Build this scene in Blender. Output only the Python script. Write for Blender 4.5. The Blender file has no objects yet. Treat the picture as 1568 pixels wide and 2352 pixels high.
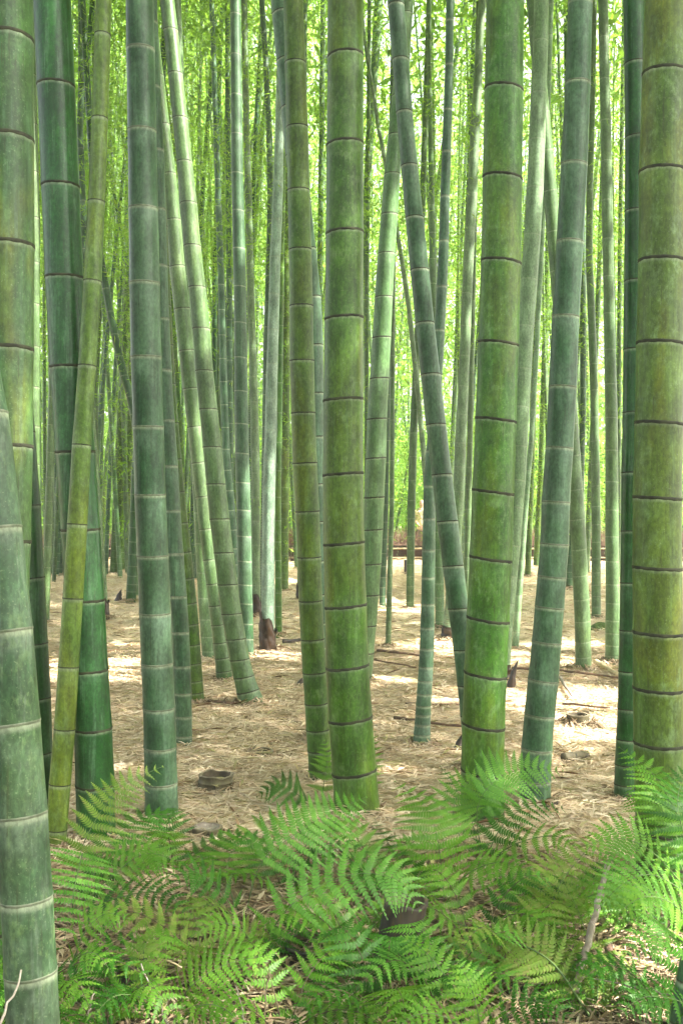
import bpy, bmesh, math, random
import numpy as np
from mathutils import Vector, Matrix
random.seed(7); rng = np.random.default_rng(11)
R = math.radians
scn = bpy.context.scene
# ------------------------------------------------------------------ camera, sky, sun, exposure
H, F = 1.40, 2287.0            # eye height; focal length in the pixels of a 1568 x 2352 frame
cam_d = bpy.data.cameras.new('camera'); cam = bpy.data.objects.new('camera', cam_d)
scn.collection.objects.link(cam); scn.camera = cam
cam.location = (0, 0, H); cam.rotation_euler = (R(90), 0, 0)
cam_d.sensor_fit = 'VERTICAL'; cam_d.sensor_height = 36; cam_d.sensor_width = 24
cam_d.lens = 36 * F / 2352; cam_d.clip_start = 0.05; cam_d.clip_end = 600
SUN_V = Vector((0.64, -0.20, 0.76)).normalized()
sun_el = math.asin(SUN_V.z); sun_az = math.atan2(SUN_V.x, SUN_V.y)
w = bpy.data.worlds.new("World"); scn.world = w; w.use_nodes = True
nt = w.node_tree; sky = nt.nodes.new('ShaderNodeTexSky'); sky.sky_type = 'NISHITA'
sky.sun_disc = False; sky.sun_elevation = sun_el; sky.sun_rotation = sun_az
sky.air_density = 1.0; sky.dust_density = 7.0; sky.ozone_density = 0.3
hs_ = nt.nodes.new('ShaderNodeHueSaturation'); hs_.inputs['Saturation'].default_value = .45; hs_.inputs['Value'].default_value = 1.0   # thin white cloud
nt.links.new(sky.outputs[0], hs_.inputs['Color']); nt.links.new(hs_.outputs[0], nt.nodes['Background'].inputs[0])
nt.nodes['Background'].inputs[1].default_value = 0.115
sl = bpy.data.lights.new('sun', 'SUN'); sl.energy = 4.2; sl.angle = R(0.5); sl.color = (1, 0.95, 0.86)
so = bpy.data.objects.new('sun', sl); scn.collection.objects.link(so)
so.rotation_euler = SUN_V.to_track_quat('Z', 'Y').to_euler()
scn.view_settings.view_transform = 'Standard'; scn.view_settings.look = 'None'
scn.view_settings.gamma = 1; scn.view_settings.use_curve_mapping = False
scn.view_settings.exposure = 3.0
scn.render.engine = 'CYCLES'
scn.cycles.max_bounces = 8; scn.cycles.diffuse_bounces = 4; scn.cycles.transmission_bounces = 4
scn.cycles.glossy_bounces = 2
# ------------------------------------------------------------------ helpers
COL = scn.collection
def P(px, py, d): return Vector(((px - 784) / F * d, d, H - (py - 1176) / F * d))
def dist(py): return H * F / (py - 1176)
def tag(o, label=None, cat=None, group=None, kind=None):
    if label: o['label'] = label
    if cat: o['category'] = cat
    if group: o['group'] = group
    if kind: o['kind'] = kind
    return o
def empty(name, loc, label, cat, group=None):
    o = bpy.data.objects.new(name, None); COL.objects.link(o); o.location = loc
    o.empty_display_size = 0.1
    return tag(o, label, cat, group)
def mesh_obj(name, verts, faces, mat, parent=None, loc=(0, 0, 0), smooth=True, attrs=None):
    me = bpy.data.meshes.new(name); me.from_pydata([tuple(v) for v in verts], [], faces)
    if smooth: me.polygons.foreach_set('use_smooth', [True] * len(me.polygons))
    if attrs:
        for k, a in attrs.items():
            at = me.attributes.new(k, 'FLOAT', 'POINT'); at.data.foreach_set('value', np.asarray(a, 'f'))
    me.materials.append(mat); me.update()
    o = bpy.data.objects.new(name, me); COL.objects.link(o); o.location = loc
    if parent: o.parent = parent
    return o
def quads_obj(name, V, mat, parent=None, n=4):
    """V: (N, n, 3) array, one n-gon per row"""
    N = V.shape[0]; me = bpy.data.meshes.new(name)
    me.vertices.add(N * n); me.vertices.foreach_set('co', V.reshape(-1).astype('f'))
    me.loops.add(N * n); me.loops.foreach_set('vertex_index', np.arange(N * n, dtype='i'))
    me.polygons.add(N); me.polygons.foreach_set('loop_start', np.arange(0, N * n, n, dtype='i'))
    me.polygons.foreach_set('loop_total', np.full(N, n, 'i'))
    me.materials.append(mat); me.update(calc_edges=True)
    o = bpy.data.objects.new(name, me); COL.objects.link(o)
    if parent: o.parent = parent
    return o
def unit(a): return a / np.maximum(np.linalg.norm(a, axis=-1, keepdims=True), 1e-9)
def leaves(C, D, N, L, W):
    """kite shaped leaves: centres C, directions D, face normals N"""
    D = unit(D); S = unit(np.cross(D, N)); L = L[:, None]; W = W[:, None]
    Nn = unit(np.cross(S, D))
    return np.stack([C - D * L * .5, C - D * L * .12 + S * W * .5 + Nn * W * .18, C + D * L * .5 - Nn * L * .06,
                     C - D * L * .12 - S * W * .5 + Nn * W * .18], axis=1)
# ------------------------------------------------------------------ materials
def new_mat(name):
    m = bpy.data.materials.new(name); m.use_nodes = True
    n = m.node_tree; n.nodes.clear()
    out = n.nodes.new('ShaderNodeOutputMaterial'); return m, n, out
def N_(n, t, **kw):
    x = n.nodes.new(t)
    for k, v in kw.items():
        if isinstance(k, str) and hasattr(x, k): setattr(x, k, v)
    return x
def setin(x, **kw):
    for k, v in kw.items(): x.inputs[k.replace('_', ' ')].default_value = v
def math_(n, op, a, b=None, c=None, clamp=False):
    x = n.nodes.new('ShaderNodeMath'); x.operation = op; x.use_clamp = clamp
    for i, v in enumerate((a, b, c)):
        if v is None: continue
        if isinstance(v, (int, float)): x.inputs[i].default_value = v
        else: n.links.new(v, x.inputs[i])
    return x.outputs[0]
def mix_(n, f, a, b, mode='MIX'):
    x = n.nodes.new('ShaderNodeMix'); x.data_type = 'RGBA'; x.blend_type = mode
    for i, v in ((0, f), (6, a), (7, b)):
        if isinstance(v, (int, float)): x.inputs[i].default_value = v
        elif isinstance(v, (tuple, list)): x.inputs[i].default_value = (*v, 1) if len(v) == 3 else v
        else: n.links.new(v, x.inputs[i])
    return x.outputs[2]
def noise_(n, vec, scale, detail=3, rough=.55, dist_=0):
    x = n.nodes.new('ShaderNodeTexNoise'); x.inputs['Scale'].default_value = scale
    x.inputs['Detail'].default_value = detail; x.inputs['Roughness'].default_value = rough
    x.inputs['Distortion'].default_value = dist_
    n.links.new(vec, x.inputs['Vector']); return x.outputs['Fac']
def mapr(n, v, a, b, c=0., d=1.):
    x = n.nodes.new('ShaderNodeMapRange'); x.interpolation_type = 'SMOOTHSTEP'
    n.links.new(v, x.inputs[0])
    for i, q in enumerate((a, b, c, d)): x.inputs[i + 1].default_value = q
    return x.outputs[0]
def vec_scale(n, v, s):
    x = n.nodes.new('ShaderNodeMapping'); x.inputs['Scale'].default_value = s
    n.links.new(v, x.inputs['Vector']); return x
def culm_mat(name, base, dark, patch, bloom, bloom_amt=.35, lichen=.2, yellow=0., rough=.42, band=.5, ring=(.035, .03, .015)):
    m, n, out = new_mat(name)
    tc = n.nodes.new('ShaderNodeTexCoord'); oi = n.nodes.new('ShaderNodeObjectInfo')
    off = n.nodes.new('ShaderNodeVectorMath'); off.operation = 'MULTIPLY_ADD'
    off.inputs[1].default_value = (1, 1, 1)
    n.links.new(tc.outputs['Object'], off.inputs[0])
    cmb = n.nodes.new('ShaderNodeCombineXYZ'); r7 = math_(n, 'MULTIPLY', oi.outputs['Random'], 37.)
    for i in range(3): n.links.new(r7, cmb.inputs[i])
    n.links.new(cmb.outputs[0], off.inputs[2]); v = off.outputs[0]
    streak = noise_(n, vec_scale(n, v, (1, 1, .02)).outputs[0], 90, 3, .6)
    mott = noise_(n, vec_scale(n, v, (1, 1, .45)).outputs[0], 9, 4, .6)
    fine = noise_(n, v, 160, 2, .6)
    big = noise_(n, vec_scale(n, v, (1, 1, .35)).outputs[0], 3.1, 2, .5)
    spots = noise_(n, vec_scale(n, v, (1, 1, .62)).outputs[0], 25, 5, .72)
    at = n.nodes.new('ShaderNodeAttribute'); at.attribute_name = 'dn'; dn = at.outputs['Fac']
    c = mix_(n, mapr(n, mott, .35, .68), base, dark)
    c = mix_(n, math_(n, 'MULTIPLY', mapr(n, big, .42, .62), .75), c, patch)
    if yellow: c = mix_(n, math_(n, 'MULTIPLY', mapr(n, noise_(n, vec_scale(n, v, (1, 1, .25)).outputs[0], 5.3, 3), .5, .66), yellow), c, (.20, .19, .02))
    # waxy bloom, strongest under each node
    under = mapr(n, dn, 0., .13, 1., .25)
    bl = math_(n, 'MULTIPLY', math_(n, 'MULTIPLY', mapr(n, noise_(n, v, 6.5, 4, .62), .33, .7), under), bloom_amt, clamp=True)
    c = mix_(n, bl, c, bloom)
    # lichen blotches and pale specks
    c = mix_(n, math_(n, 'MULTIPLY', mapr(n, spots, .50, .64), math_(n, 'MULTIPLY', mapr(n, noise_(n, v, 5.7, 3), .35, .62, .25, 1.), lichen)), c, (.18, .28, .11))
    c = mix_(n, math_(n, 'MULTIPLY', mapr(n, fine, .6, .72), min(.5, lichen + .12)), c, (.25, .32, .18))
    c = mix_(n, math_(n, 'MULTIPLY', mapr(n, streak, .4, .75), .34), c, dark)
    st2 = noise_(n, vec_scale(n, v, (1, 1, .05)).outputs[0], 38, 4, .7); scr = noise_(n, vec_scale(n, v, (1, 1, .03)).outputs[0], 150, 1, .5)
    c = mix_(n, math_(n, 'MULTIPLY', mapr(n, st2, .52, .66), .35), c, bloom)
    c = mix_(n, math_(n, 'MULTIPLY', mapr(n, scr, .68, .72), .4), c, (.05, .05, .02))
    c = mix_(n, math_(n, 'MULTIPLY', mapr(n, dn, .006, .022, 1., 0.), max(band, .46)), c, (.34, .40, .27))
    c = mix_(n, math_(n, 'MULTIPLY', mapr(n, dn, .0015, .0065, 1., 0.), .9), c, ring)
    grain = noise_(n, vec_scale(n, v, (1, 1, .6)).outputs[0], 85, 3, .7); cloud = noise_(n, vec_scale(n, v, (1, 1, .4)).outputs[0], 14, 5, .7)
    gv = math_(n, 'MULTIPLY', math_(n, 'ADD', mapr(n, grain, .3, .7, -.26, .26), 1.), math_(n, 'ADD', mapr(n, cloud, .34, .66, -.28, .26), 1.))
    hsv = n.nodes.new('ShaderNodeHueSaturation'); hsv.inputs['Saturation'].default_value = 1.06; n.links.new(c, hsv.inputs['Color'])
    n.links.new(math_(n, 'MULTIPLY', gv, math_(n, 'MULTIPLY_ADD', oi.outputs['Random'], .2, .60)), hsv.inputs['Value'])
    n.links.new(math_(n, 'MULTIPLY_ADD', oi.outputs['Random'], .02, .49), hsv.inputs['Hue'])
    p = n.nodes.new('ShaderNodeBsdfPrincipled'); n.links.new(hsv.outputs[0], p.inputs['Base Color'])
    n.links.new(math_(n, 'MULTIPLY_ADD', bl, .25, rough), p.inputs['Roughness'])
    p.inputs['Specular IOR Level'].default_value = .34
    b = n.nodes.new('ShaderNodeBump'); b.inputs['Strength'].default_value = .15; b.inputs['Distance'].default_value = .0012
    n.links.new(math_(n, 'ADD', streak, math_(n, 'MULTIPLY', spots, .8)), b.inputs['Height']); n.links.new(b.outputs[0], p.inputs['Normal'])
    n.links.new(p.outputs[0], out.inputs[0]); return m
def leaf_mat(name, cols, trans=.5, tcol=None, spec=.05, vary=True, clump=.9, dk=(.5, .6, .45)):
    m, n, out = new_mat(name)
    g = n.nodes.new('ShaderNodeNewGeometry'); cr = n.nodes.new('ShaderNodeValToRGB')
    el = cr.color_ramp.elements
    for i, c in enumerate(cols):
        e = el[i] if i < 2 else el.new(1)
        e.position = i / (len(cols) - 1); e.color = (*c, 1)
    tc = n.nodes.new('ShaderNodeTexCoord')
    f = g.outputs['Random Per Island']
    n.links.new(f, cr.inputs[0]); c = cr.outputs[0]
    if vary:
        nz = noise_(n, tc.outputs['Object'], clump, 3, .6)
        c = mix_(n, mapr(n, nz, .38, .62), c, mix_(n, 1., c, dk, 'MULTIPLY'))  # dark clumps multiplied into leaf colour, standing in for canopy shading
    d = n.nodes.new('ShaderNodeBsdfDiffuse'); n.links.new(c, d.inputs[0])
    t = n.nodes.new('ShaderNodeBsdfTranslucent')
    if tcol: n.links.new(mix_(n, .7, c, tcol), t.inputs[0])
    else: n.links.new(c, t.inputs[0])
    mx = n.nodes.new('ShaderNodeMixShader'); mx.inputs[0].default_value = trans
    n.links.new(d.outputs[0], mx.inputs[1]); n.links.new(t.outputs[0], mx.inputs[2])
    gl = n.nodes.new('ShaderNodeBsdfGlossy'); gl.inputs['Roughness'].default_value = .45
    m2 = n.nodes.new('ShaderNodeMixShader'); m2.inputs[0].default_value = spec * .5
    n.links.new(mx.outputs[0], m2.inputs[1]); n.links.new(gl.outputs[0], m2.inputs[2])
    n.links.new(m2.outputs[0], out.inputs[0]); return m
def simple_mat(name, a, b, scale=8, stretch=(1, 1, 1), rough=.8, bump=.4, c=None, bdist=.01):
    m, n, out = new_mat(name); tc = n.nodes.new('ShaderNodeTexCoord')
    v = vec_scale(n, tc.outputs['Object'], stretch).outputs[0]
    f = noise_(n, v, scale, 5, .62); col = mix_(n, mapr(n, f, .35, .65), a, b)
    if c: col = mix_(n, mapr(n, noise_(n, v, scale * 3.7, 4, .6), .55, .68), col, c)
    p = n.nodes.new('ShaderNodeBsdfPrincipled'); n.links.new(col, p.inputs['Base Color']); p.inputs['Roughness'].default_value = rough
    bm_ = n.nodes.new('ShaderNodeBump'); bm_.inputs['Strength'].default_value = bump; bm_.inputs['Distance'].default_value = bdist
    n.links.new(f, bm_.inputs['Height']); n.links.new(bm_.outputs[0], p.inputs['Normal'])
    n.links.new(p.outputs[0], out.inputs[0]); return m
PALEB = (.16, .25, .16)
M = {
 'blue':  culm_mat('waxy_blue_green', (.066, .145, .066), (.028, .084, .032), (.084, .160, .080), (.18, .27, .19), .85, .06, 0, .40, .8, (.05, .045, .02)),
 'dark':  culm_mat('deep_green', (.020, .088, .012), (.010, .050, .006), (.036, .105, .032), PALEB, .3, .05, 0, .34, .3, (.03, .03, .012)),
 'green': culm_mat('mid_green', (.070, .170, .016), (.036, .105, .008), (.098, .160, .013), (.14, .26, .09), .5, .6, .3, .42, .15, (.02, .018, .008)),
 'olive': culm_mat('olive_green', (.092, .170, .020), (.052, .108, .012), (.105, .160, .018), (.17, .28, .10), .55, .8, .4, .45, .2, (.02, .018, .008)),
 'olive_dark': culm_mat('shaded_olive', (.050, .115, .022), (.030, .075, .014), (.065, .125, .030), (.12, .20, .12), .7, .35, .75, .42, .25, (.02, .018, .008)),  # darker copy of the olive, shade put into its colour
 'white': culm_mat('powdery_white', (.21, .31, .215), (.16, .25, .16), (.235, .32, .235), (.36, .45, .36), .8, .03, 0, .45, .3, (.16, .14, .08)),
 'yellow': culm_mat('yellow_green', (.110, .195, .030), (.065, .135, .018), (.15, .20, .02), (.20, .30, .11), .5, .45, .4, .42, .3, (.04, .035, .015)),
 'pale':  culm_mat('pale_young', (.165, .265, .130), (.12, .21, .085), (.19, .29, .155), (.30, .41, .27), .8, .05, 0, .45, .3, (.12, .10, .05)),
 'sage':  culm_mat('sage_green', (.098, .180, .064), (.062, .132, .038), (.115, .182, .078), (.20, .30, .17), .6, .1, .08, .38, .3, (.045, .035, .015)),
 'grey':  culm_mat('grey_frosted', (.058, .125, .055), (.035, .090, .035), (.08, .125, .065), (.21, .26, .20), .85, .6, .06, .5, .8, (.05, .04, .02)),
}
M['ring'] = simple_mat('node_scar', (.012, .013, .005), (.04, .043, .018), 24, rough=.8, bump=.3)
M['ring_pale'] = simple_mat('node_ridge', (.16, .18, .12), (.08, .10, .055), 40, rough=.6, bump=.3)
M['sheath'] = simple_mat('dry_sheath', (.008, .005, .003), (.032, .017, .008), 14, (1, 1, .35), .42, .9, (.055, .028, .013))
M['foliage'] = leaf_mat('bamboo_leaf', [(.10, .23, .018), (.16, .32, .025), (.24, .39, .04), (.13, .27, .02), (.32, .36, .05)], .5, (.34, .60, .05))
M['far_foliage'] = leaf_mat('far_bamboo_leaf', [(.15, .29, .035), (.20, .37, .045), (.28, .43, .065), (.17, .32, .035), (.34, .42, .08)], .5, (.36, .62, .08), clump=.33, dk=(.68, .76, .6))  # lighter leaf copy, the soft far glow put into its colour
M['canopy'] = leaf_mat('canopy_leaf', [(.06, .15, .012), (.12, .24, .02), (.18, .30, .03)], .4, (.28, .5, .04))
M['fern'] = leaf_mat('fern_leaflet', [(.082, .215, .020), (.11, .265, .026), (.15, .31, .038), (.095, .23, .024), (.18, .29, .04)], .34, (.26, .48, .04), .03, clump=6.)
M['fern_blue'] = leaf_mat('fern_leaflet_cool', [(.08, .225, .026), (.11, .28, .034), (.15, .32, .046)], .32, (.23, .48, .045), .05, clump=6.)
M['fern_yellow'] = leaf_mat('fern_leaflet_yellow', [(.13, .23, .03), (.17, .28, .04), (.21, .29, .06), (.23, .22, .07)], .34, (.29, .42, .06), .03, clump=6.)
M['fern_dark'] = leaf_mat('fern_leaflet_deep', [(.028, .105, .010), (.04, .14, .013), (.06, .17, .02)], .30, (.12, .32, .03), .03, clump=6., dk=(.35, .45, .35))  # deeper fern green with shade on the fronds painted in; hedge shares it
M['stem'] = simple_mat('fern_stem', (.10, .16, .04), (.05, .09, .025), 20)
M['stem_brown'] = simple_mat('fern_stem_brown', (.045, .03, .015), (.09, .07, .03), 20)
M['litter'] = leaf_mat('dry_leaf', [(.44, .31, .20), (.65, .52, .36), (.69, .57, .41), (.77, .67, .52), (.56, .40, .24), (.70, .58, .41), (.61, .49, .34), (.74, .63, .48)], .15, None, .06, False)
M['litter_dark'] = leaf_mat('dark_leaf', [(.14, .09, .05), (.40, .31, .20), (.24, .16, .09), (.55, .46, .33), (.30, .20, .11), (.46, .36, .24), (.18, .12, .07)], .1, None, .06, False)  # darker litter, fern-bed shade painted into its tone
M['sheath_bits'] = leaf_mat('sheath_scrap', [(.10, .055, .03), (.22, .13, .07), (.34, .25, .16)], .05, None, .05, False)
M['litter_green'] = leaf_mat('fading_leaf', [(.42, .38, .16), (.28, .26, .10), (.62, .50, .26)], .2, None, .2, False)
M['stump'] = simple_mat('old_bamboo', (.055, .045, .025), (.15, .13, .07), 12, (1, 1, .5), .8, .8, (.018, .016, .010))
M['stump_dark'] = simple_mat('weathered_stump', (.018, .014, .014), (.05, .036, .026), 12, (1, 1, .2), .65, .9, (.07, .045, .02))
M['hollow'] = simple_mat('inner_bamboo', (.12, .09, .05), (.05, .04, .025), 10)
M['cut'] = simple_mat('cut_rim', (.24, .20, .13), (.14, .11, .07), 20)
M['stick'] = simple_mat('grey_stick', (.28, .24, .19), (.17, .13, .10), 20, (1, 1, .15), .7, .5, (.36, .33, .28))
M['twig'] = simple_mat('brown_twig', (.16, .09, .05), (.09, .055, .035), 20, (1, 1, .3), .7, .5)
M['straw'] = simple_mat('straw_stick', (.50, .40, .25), (.36, .26, .14), 20, (1, 1, .3), .7, .3)
M['speckled'] = simple_mat('speckled_stick', (.17, .10, .07), (.11, .065, .05), 30, (1, 1, .6), .6, .5, (.03, .018, .014))
M['moss'] = simple_mat('moss', (.045, .085, .014), (.085, .14, .022), 30, rough=.95, bump=1., c=(.10, .07, .035), bdist=.03)
M['brush'] = simple_mat('dry_brush', (.11, .055, .035), (.05, .028, .02), 30, rough=.9)
M['brush_top'] = simple_mat('dry_broom', (.20, .12, .08), (.12, .07, .045), 30, rough=.9)
M['rail'] = simple_mat('old_rail', (.30, .24, .13), (.20, .15, .08), 10, rough=.7)
M['wall'] = simple_mat('cream_plaster', (.55, .48, .30), (.48, .42, .27), 2, rough=.9)
M['skin'] = simple_mat('skin', (.52, .30, .21), (.48, .27, .19), 8, rough=.55, bump=.05)
M['shirt'] = simple_mat('cream_cotton', (.66, .56, .36), (.60, .50, .32), 10, rough=.85, bump=.3)
M['shorts'] = simple_mat('dark_cotton', (.025, .028, .035), (.04, .04, .05), 10, rough=.9, bump=.2)
M['strap'] = simple_mat('strap_canvas', (.10, .03, .025), (.07, .02, .02), 10)
M['hair'] = simple_mat('hair', (.03, .02, .014), (.05, .035, .02), 30, (1, 1, .2), .5)
def ground_mat():
    m, n, out = new_mat('leaf_litter_ground'); tc = n.nodes.new('ShaderNodeTexCoord'); v = tc.outputs['Object']
    a = noise_(n, v, .7, 4, .6); b = noise_(n, v, 26, 5, .7); vo = n.nodes.new('ShaderNodeTexVoronoi')
    n.links.new(vec_scale(n, v, (1, .35, 1)).outputs[0], vo.inputs['Vector']); vo.inputs['Scale'].default_value = 38
    c = mix_(n, mapr(n, b, .35, .65), (.38, .29, .19), (.54, .43, .29))
    hs = n.nodes.new('ShaderNodeSeparateColor'); n.links.new(vo.outputs['Color'], hs.inputs[0])
    c = mix_(n, math_(n, 'MULTIPLY', hs.outputs[0], .6), c, (.58, .46, .28))
    c = mix_(n, math_(n, 'MULTIPLY', mapr(n, a, .45, .65), .4), c, (.42, .31, .18))
    # damp fern-bed soil, shade under the fronds painted in too, grass beyond the grove
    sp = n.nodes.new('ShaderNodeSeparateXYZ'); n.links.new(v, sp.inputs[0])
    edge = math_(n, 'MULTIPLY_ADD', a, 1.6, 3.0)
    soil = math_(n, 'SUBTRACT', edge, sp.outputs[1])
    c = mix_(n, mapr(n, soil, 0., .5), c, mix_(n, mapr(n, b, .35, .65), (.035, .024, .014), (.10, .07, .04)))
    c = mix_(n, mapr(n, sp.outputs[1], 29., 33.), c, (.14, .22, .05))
    p = n.nodes.new('ShaderNodeBsdfPrincipled'); n.links.new(c, p.inputs['Base Color']); p.inputs['Roughness'].default_value = .9
    bp = n.nodes.new('ShaderNodeBump'); bp.inputs['Strength'].default_value = .6; bp.inputs['Distance'].default_value = .02
    n.links.new(math_(n, 'ADD', b, vo.outputs['Distance']), bp.inputs['Height']); n.links.new(bp.outputs[0], p.inputs['Normal'])
    n.links.new(p.outputs[0], out.inputs[0]); return m
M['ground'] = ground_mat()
# ------------------------------------------------------------------ ground
def gz(x, y):
    x = np.asarray(x, float); y = np.asarray(y, float)
    return .018 * np.sin(x * 2.1 + 1) * np.cos(y * 1.7) + .012 * np.sin(x * 5.3 + y * 3.1) + .03 * np.sin(x * .6 + y * .43)
def ground():
    ys = np.concatenate([np.linspace(-12, 0, 12, endpoint=False), np.linspace(0, 12, 90, endpoint=False), np.linspace(12, 40, 90, endpoint=False), np.geomspace(40, 400, 14)])
    xs = np.concatenate([-np.geomspace(250, 9, 12), np.linspace(-8.8, 8.8, 120), np.geomspace(9, 250, 12)])
    X, Y = np.meshgrid(xs, ys); Z = gz(X, Y) * np.clip((60 - Y) / 30, 0, 1) * np.clip((40 - abs(X)) / 25, 0, 1)
    V = np.stack([X, Y, Z], -1).reshape(-1, 3); nx = len(xs)
    Fc = [(j * nx + i, j * nx + i + 1, (j + 1) * nx + i + 1, (j + 1) * nx + i) for j in range(len(ys) - 1) for i in range(nx - 1)]
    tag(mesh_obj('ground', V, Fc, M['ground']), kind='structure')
ground()
# ------------------------------------------------------------------ bamboo culms
TIPS = []; FEET = []
def gen_nodes(z0, z1, s0=.07, s1=.33):
    z, out = z0, []
    while z < z1:
        s = s0 + (s1 - s0) * min(1, max(0, z) / 1.9) ** .7
        z += s * random.uniform(.95, 1.05); out.append(z)
    return out
def build_culm(xf, rf, yf, zn, z_lo, z_hi, seg, detail, tilt):
    """vertices of one culm; xf/rf/yf give axis x, radius and axis y at height z"""
    zs, mult, dn = [], [], []
    allz = [z_lo] + [z for z in zn if z_lo + .01 < z < z_hi] + [z_hi]
    for a, b in zip(allz[:-1], allz[1:]):
        L = b - a; r = float(rf(a)); k = max(.5, r / .06)
        if detail:
            pts = [(a, 1.016), (a + .004 * k, 1.018), (a + min(.011 * k, L * .12), 1.008), (a + min(.03 * k, L * .24), 1.)]
            for t in (.3, .5, .7, .85): pts.append((a + L * t, .994 if t < .8 else .999))
            pts += [(b - min(.024 * k, L * .12), 1.001), (b - min(.010 * k, L * .06), 1.005), (b - min(.004 * k, L * .03), 1.010)]
            if L < .07 * k: pts = [(a, 1.022), (a + L * .07, 1.022), (a + L * .2, 1.008), (a + L * .5, .998), (a + L * .8, 1.001), (a + L * .94, 1.012)]
        else:
            pts = [(a, 1.03), (a + L * .04, 1.01), (a + L * .3, .995), (a + L * .6, .995), (a + L * .94, 1.0), (a + L * .985, 1.025)]
        for z, q in pts: zs.append(z); mult.append(q); dn.append(b - z)
    zs.append(z_hi); mult.append(1.); dn.append(0)
    zs = np.array(zs); mult = np.array(mult)
    th = np.linspace(0, 2 * np.pi, seg, endpoint=False)
    r = rf(zs) * mult; cx = xf(zs); cy = yf(zs)
    Z = zs[:, None] + r[:, None] * (tilt[0] * np.cos(th)[None] + tilt[1] * np.sin(th)[None])
    slope = np.gradient(cx, np.maximum(zs, zs)) if False else (xf(zs + .05) - xf(zs - .05)) / .1
    Z = Z - r[:, None] * np.cos(th)[None] * slope[:, None]
    V = np.stack([cx[:, None] + r[:, None] * np.cos(th)[None], cy[:, None] + r[:, None] * np.sin(th)[None], Z], -1).reshape(-1, 3)
    n = len(zs)
    Fc = [(i * seg + j, i * seg + (j + 1) % seg, (i + 1) * seg + (j + 1) % seg, (i + 1) * seg + j) for i in range(n - 1) for j in range(seg)]
    Fc.append(tuple((n - 1) * seg + j for j in range(seg)))
    return V, Fc, np.repeat(np.array(dn), seg)
def smooth_fn(zk, vk, win=.12):
    g = np.arange(zk[0], zk[-1] + .02, .02); v = np.interp(g, zk, vk)
    k = max(1, int(win / .02)); pad = np.concatenate([2 * v[0] - v[k:0:-1], v, 2 * v[-1] - v[-2:-k - 2:-1]])
    ker = np.hanning(2 * k + 3)[1:-1]; ker /= ker.sum(); s = np.convolve(pad, ker, 'valid')
    s = s[:len(g)] if len(s) >= len(g) else np.interp(np.linspace(0, 1, len(g)), np.linspace(0, 1, len(s)), s)
    return lambda z: np.interp(z, g, s)
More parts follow.
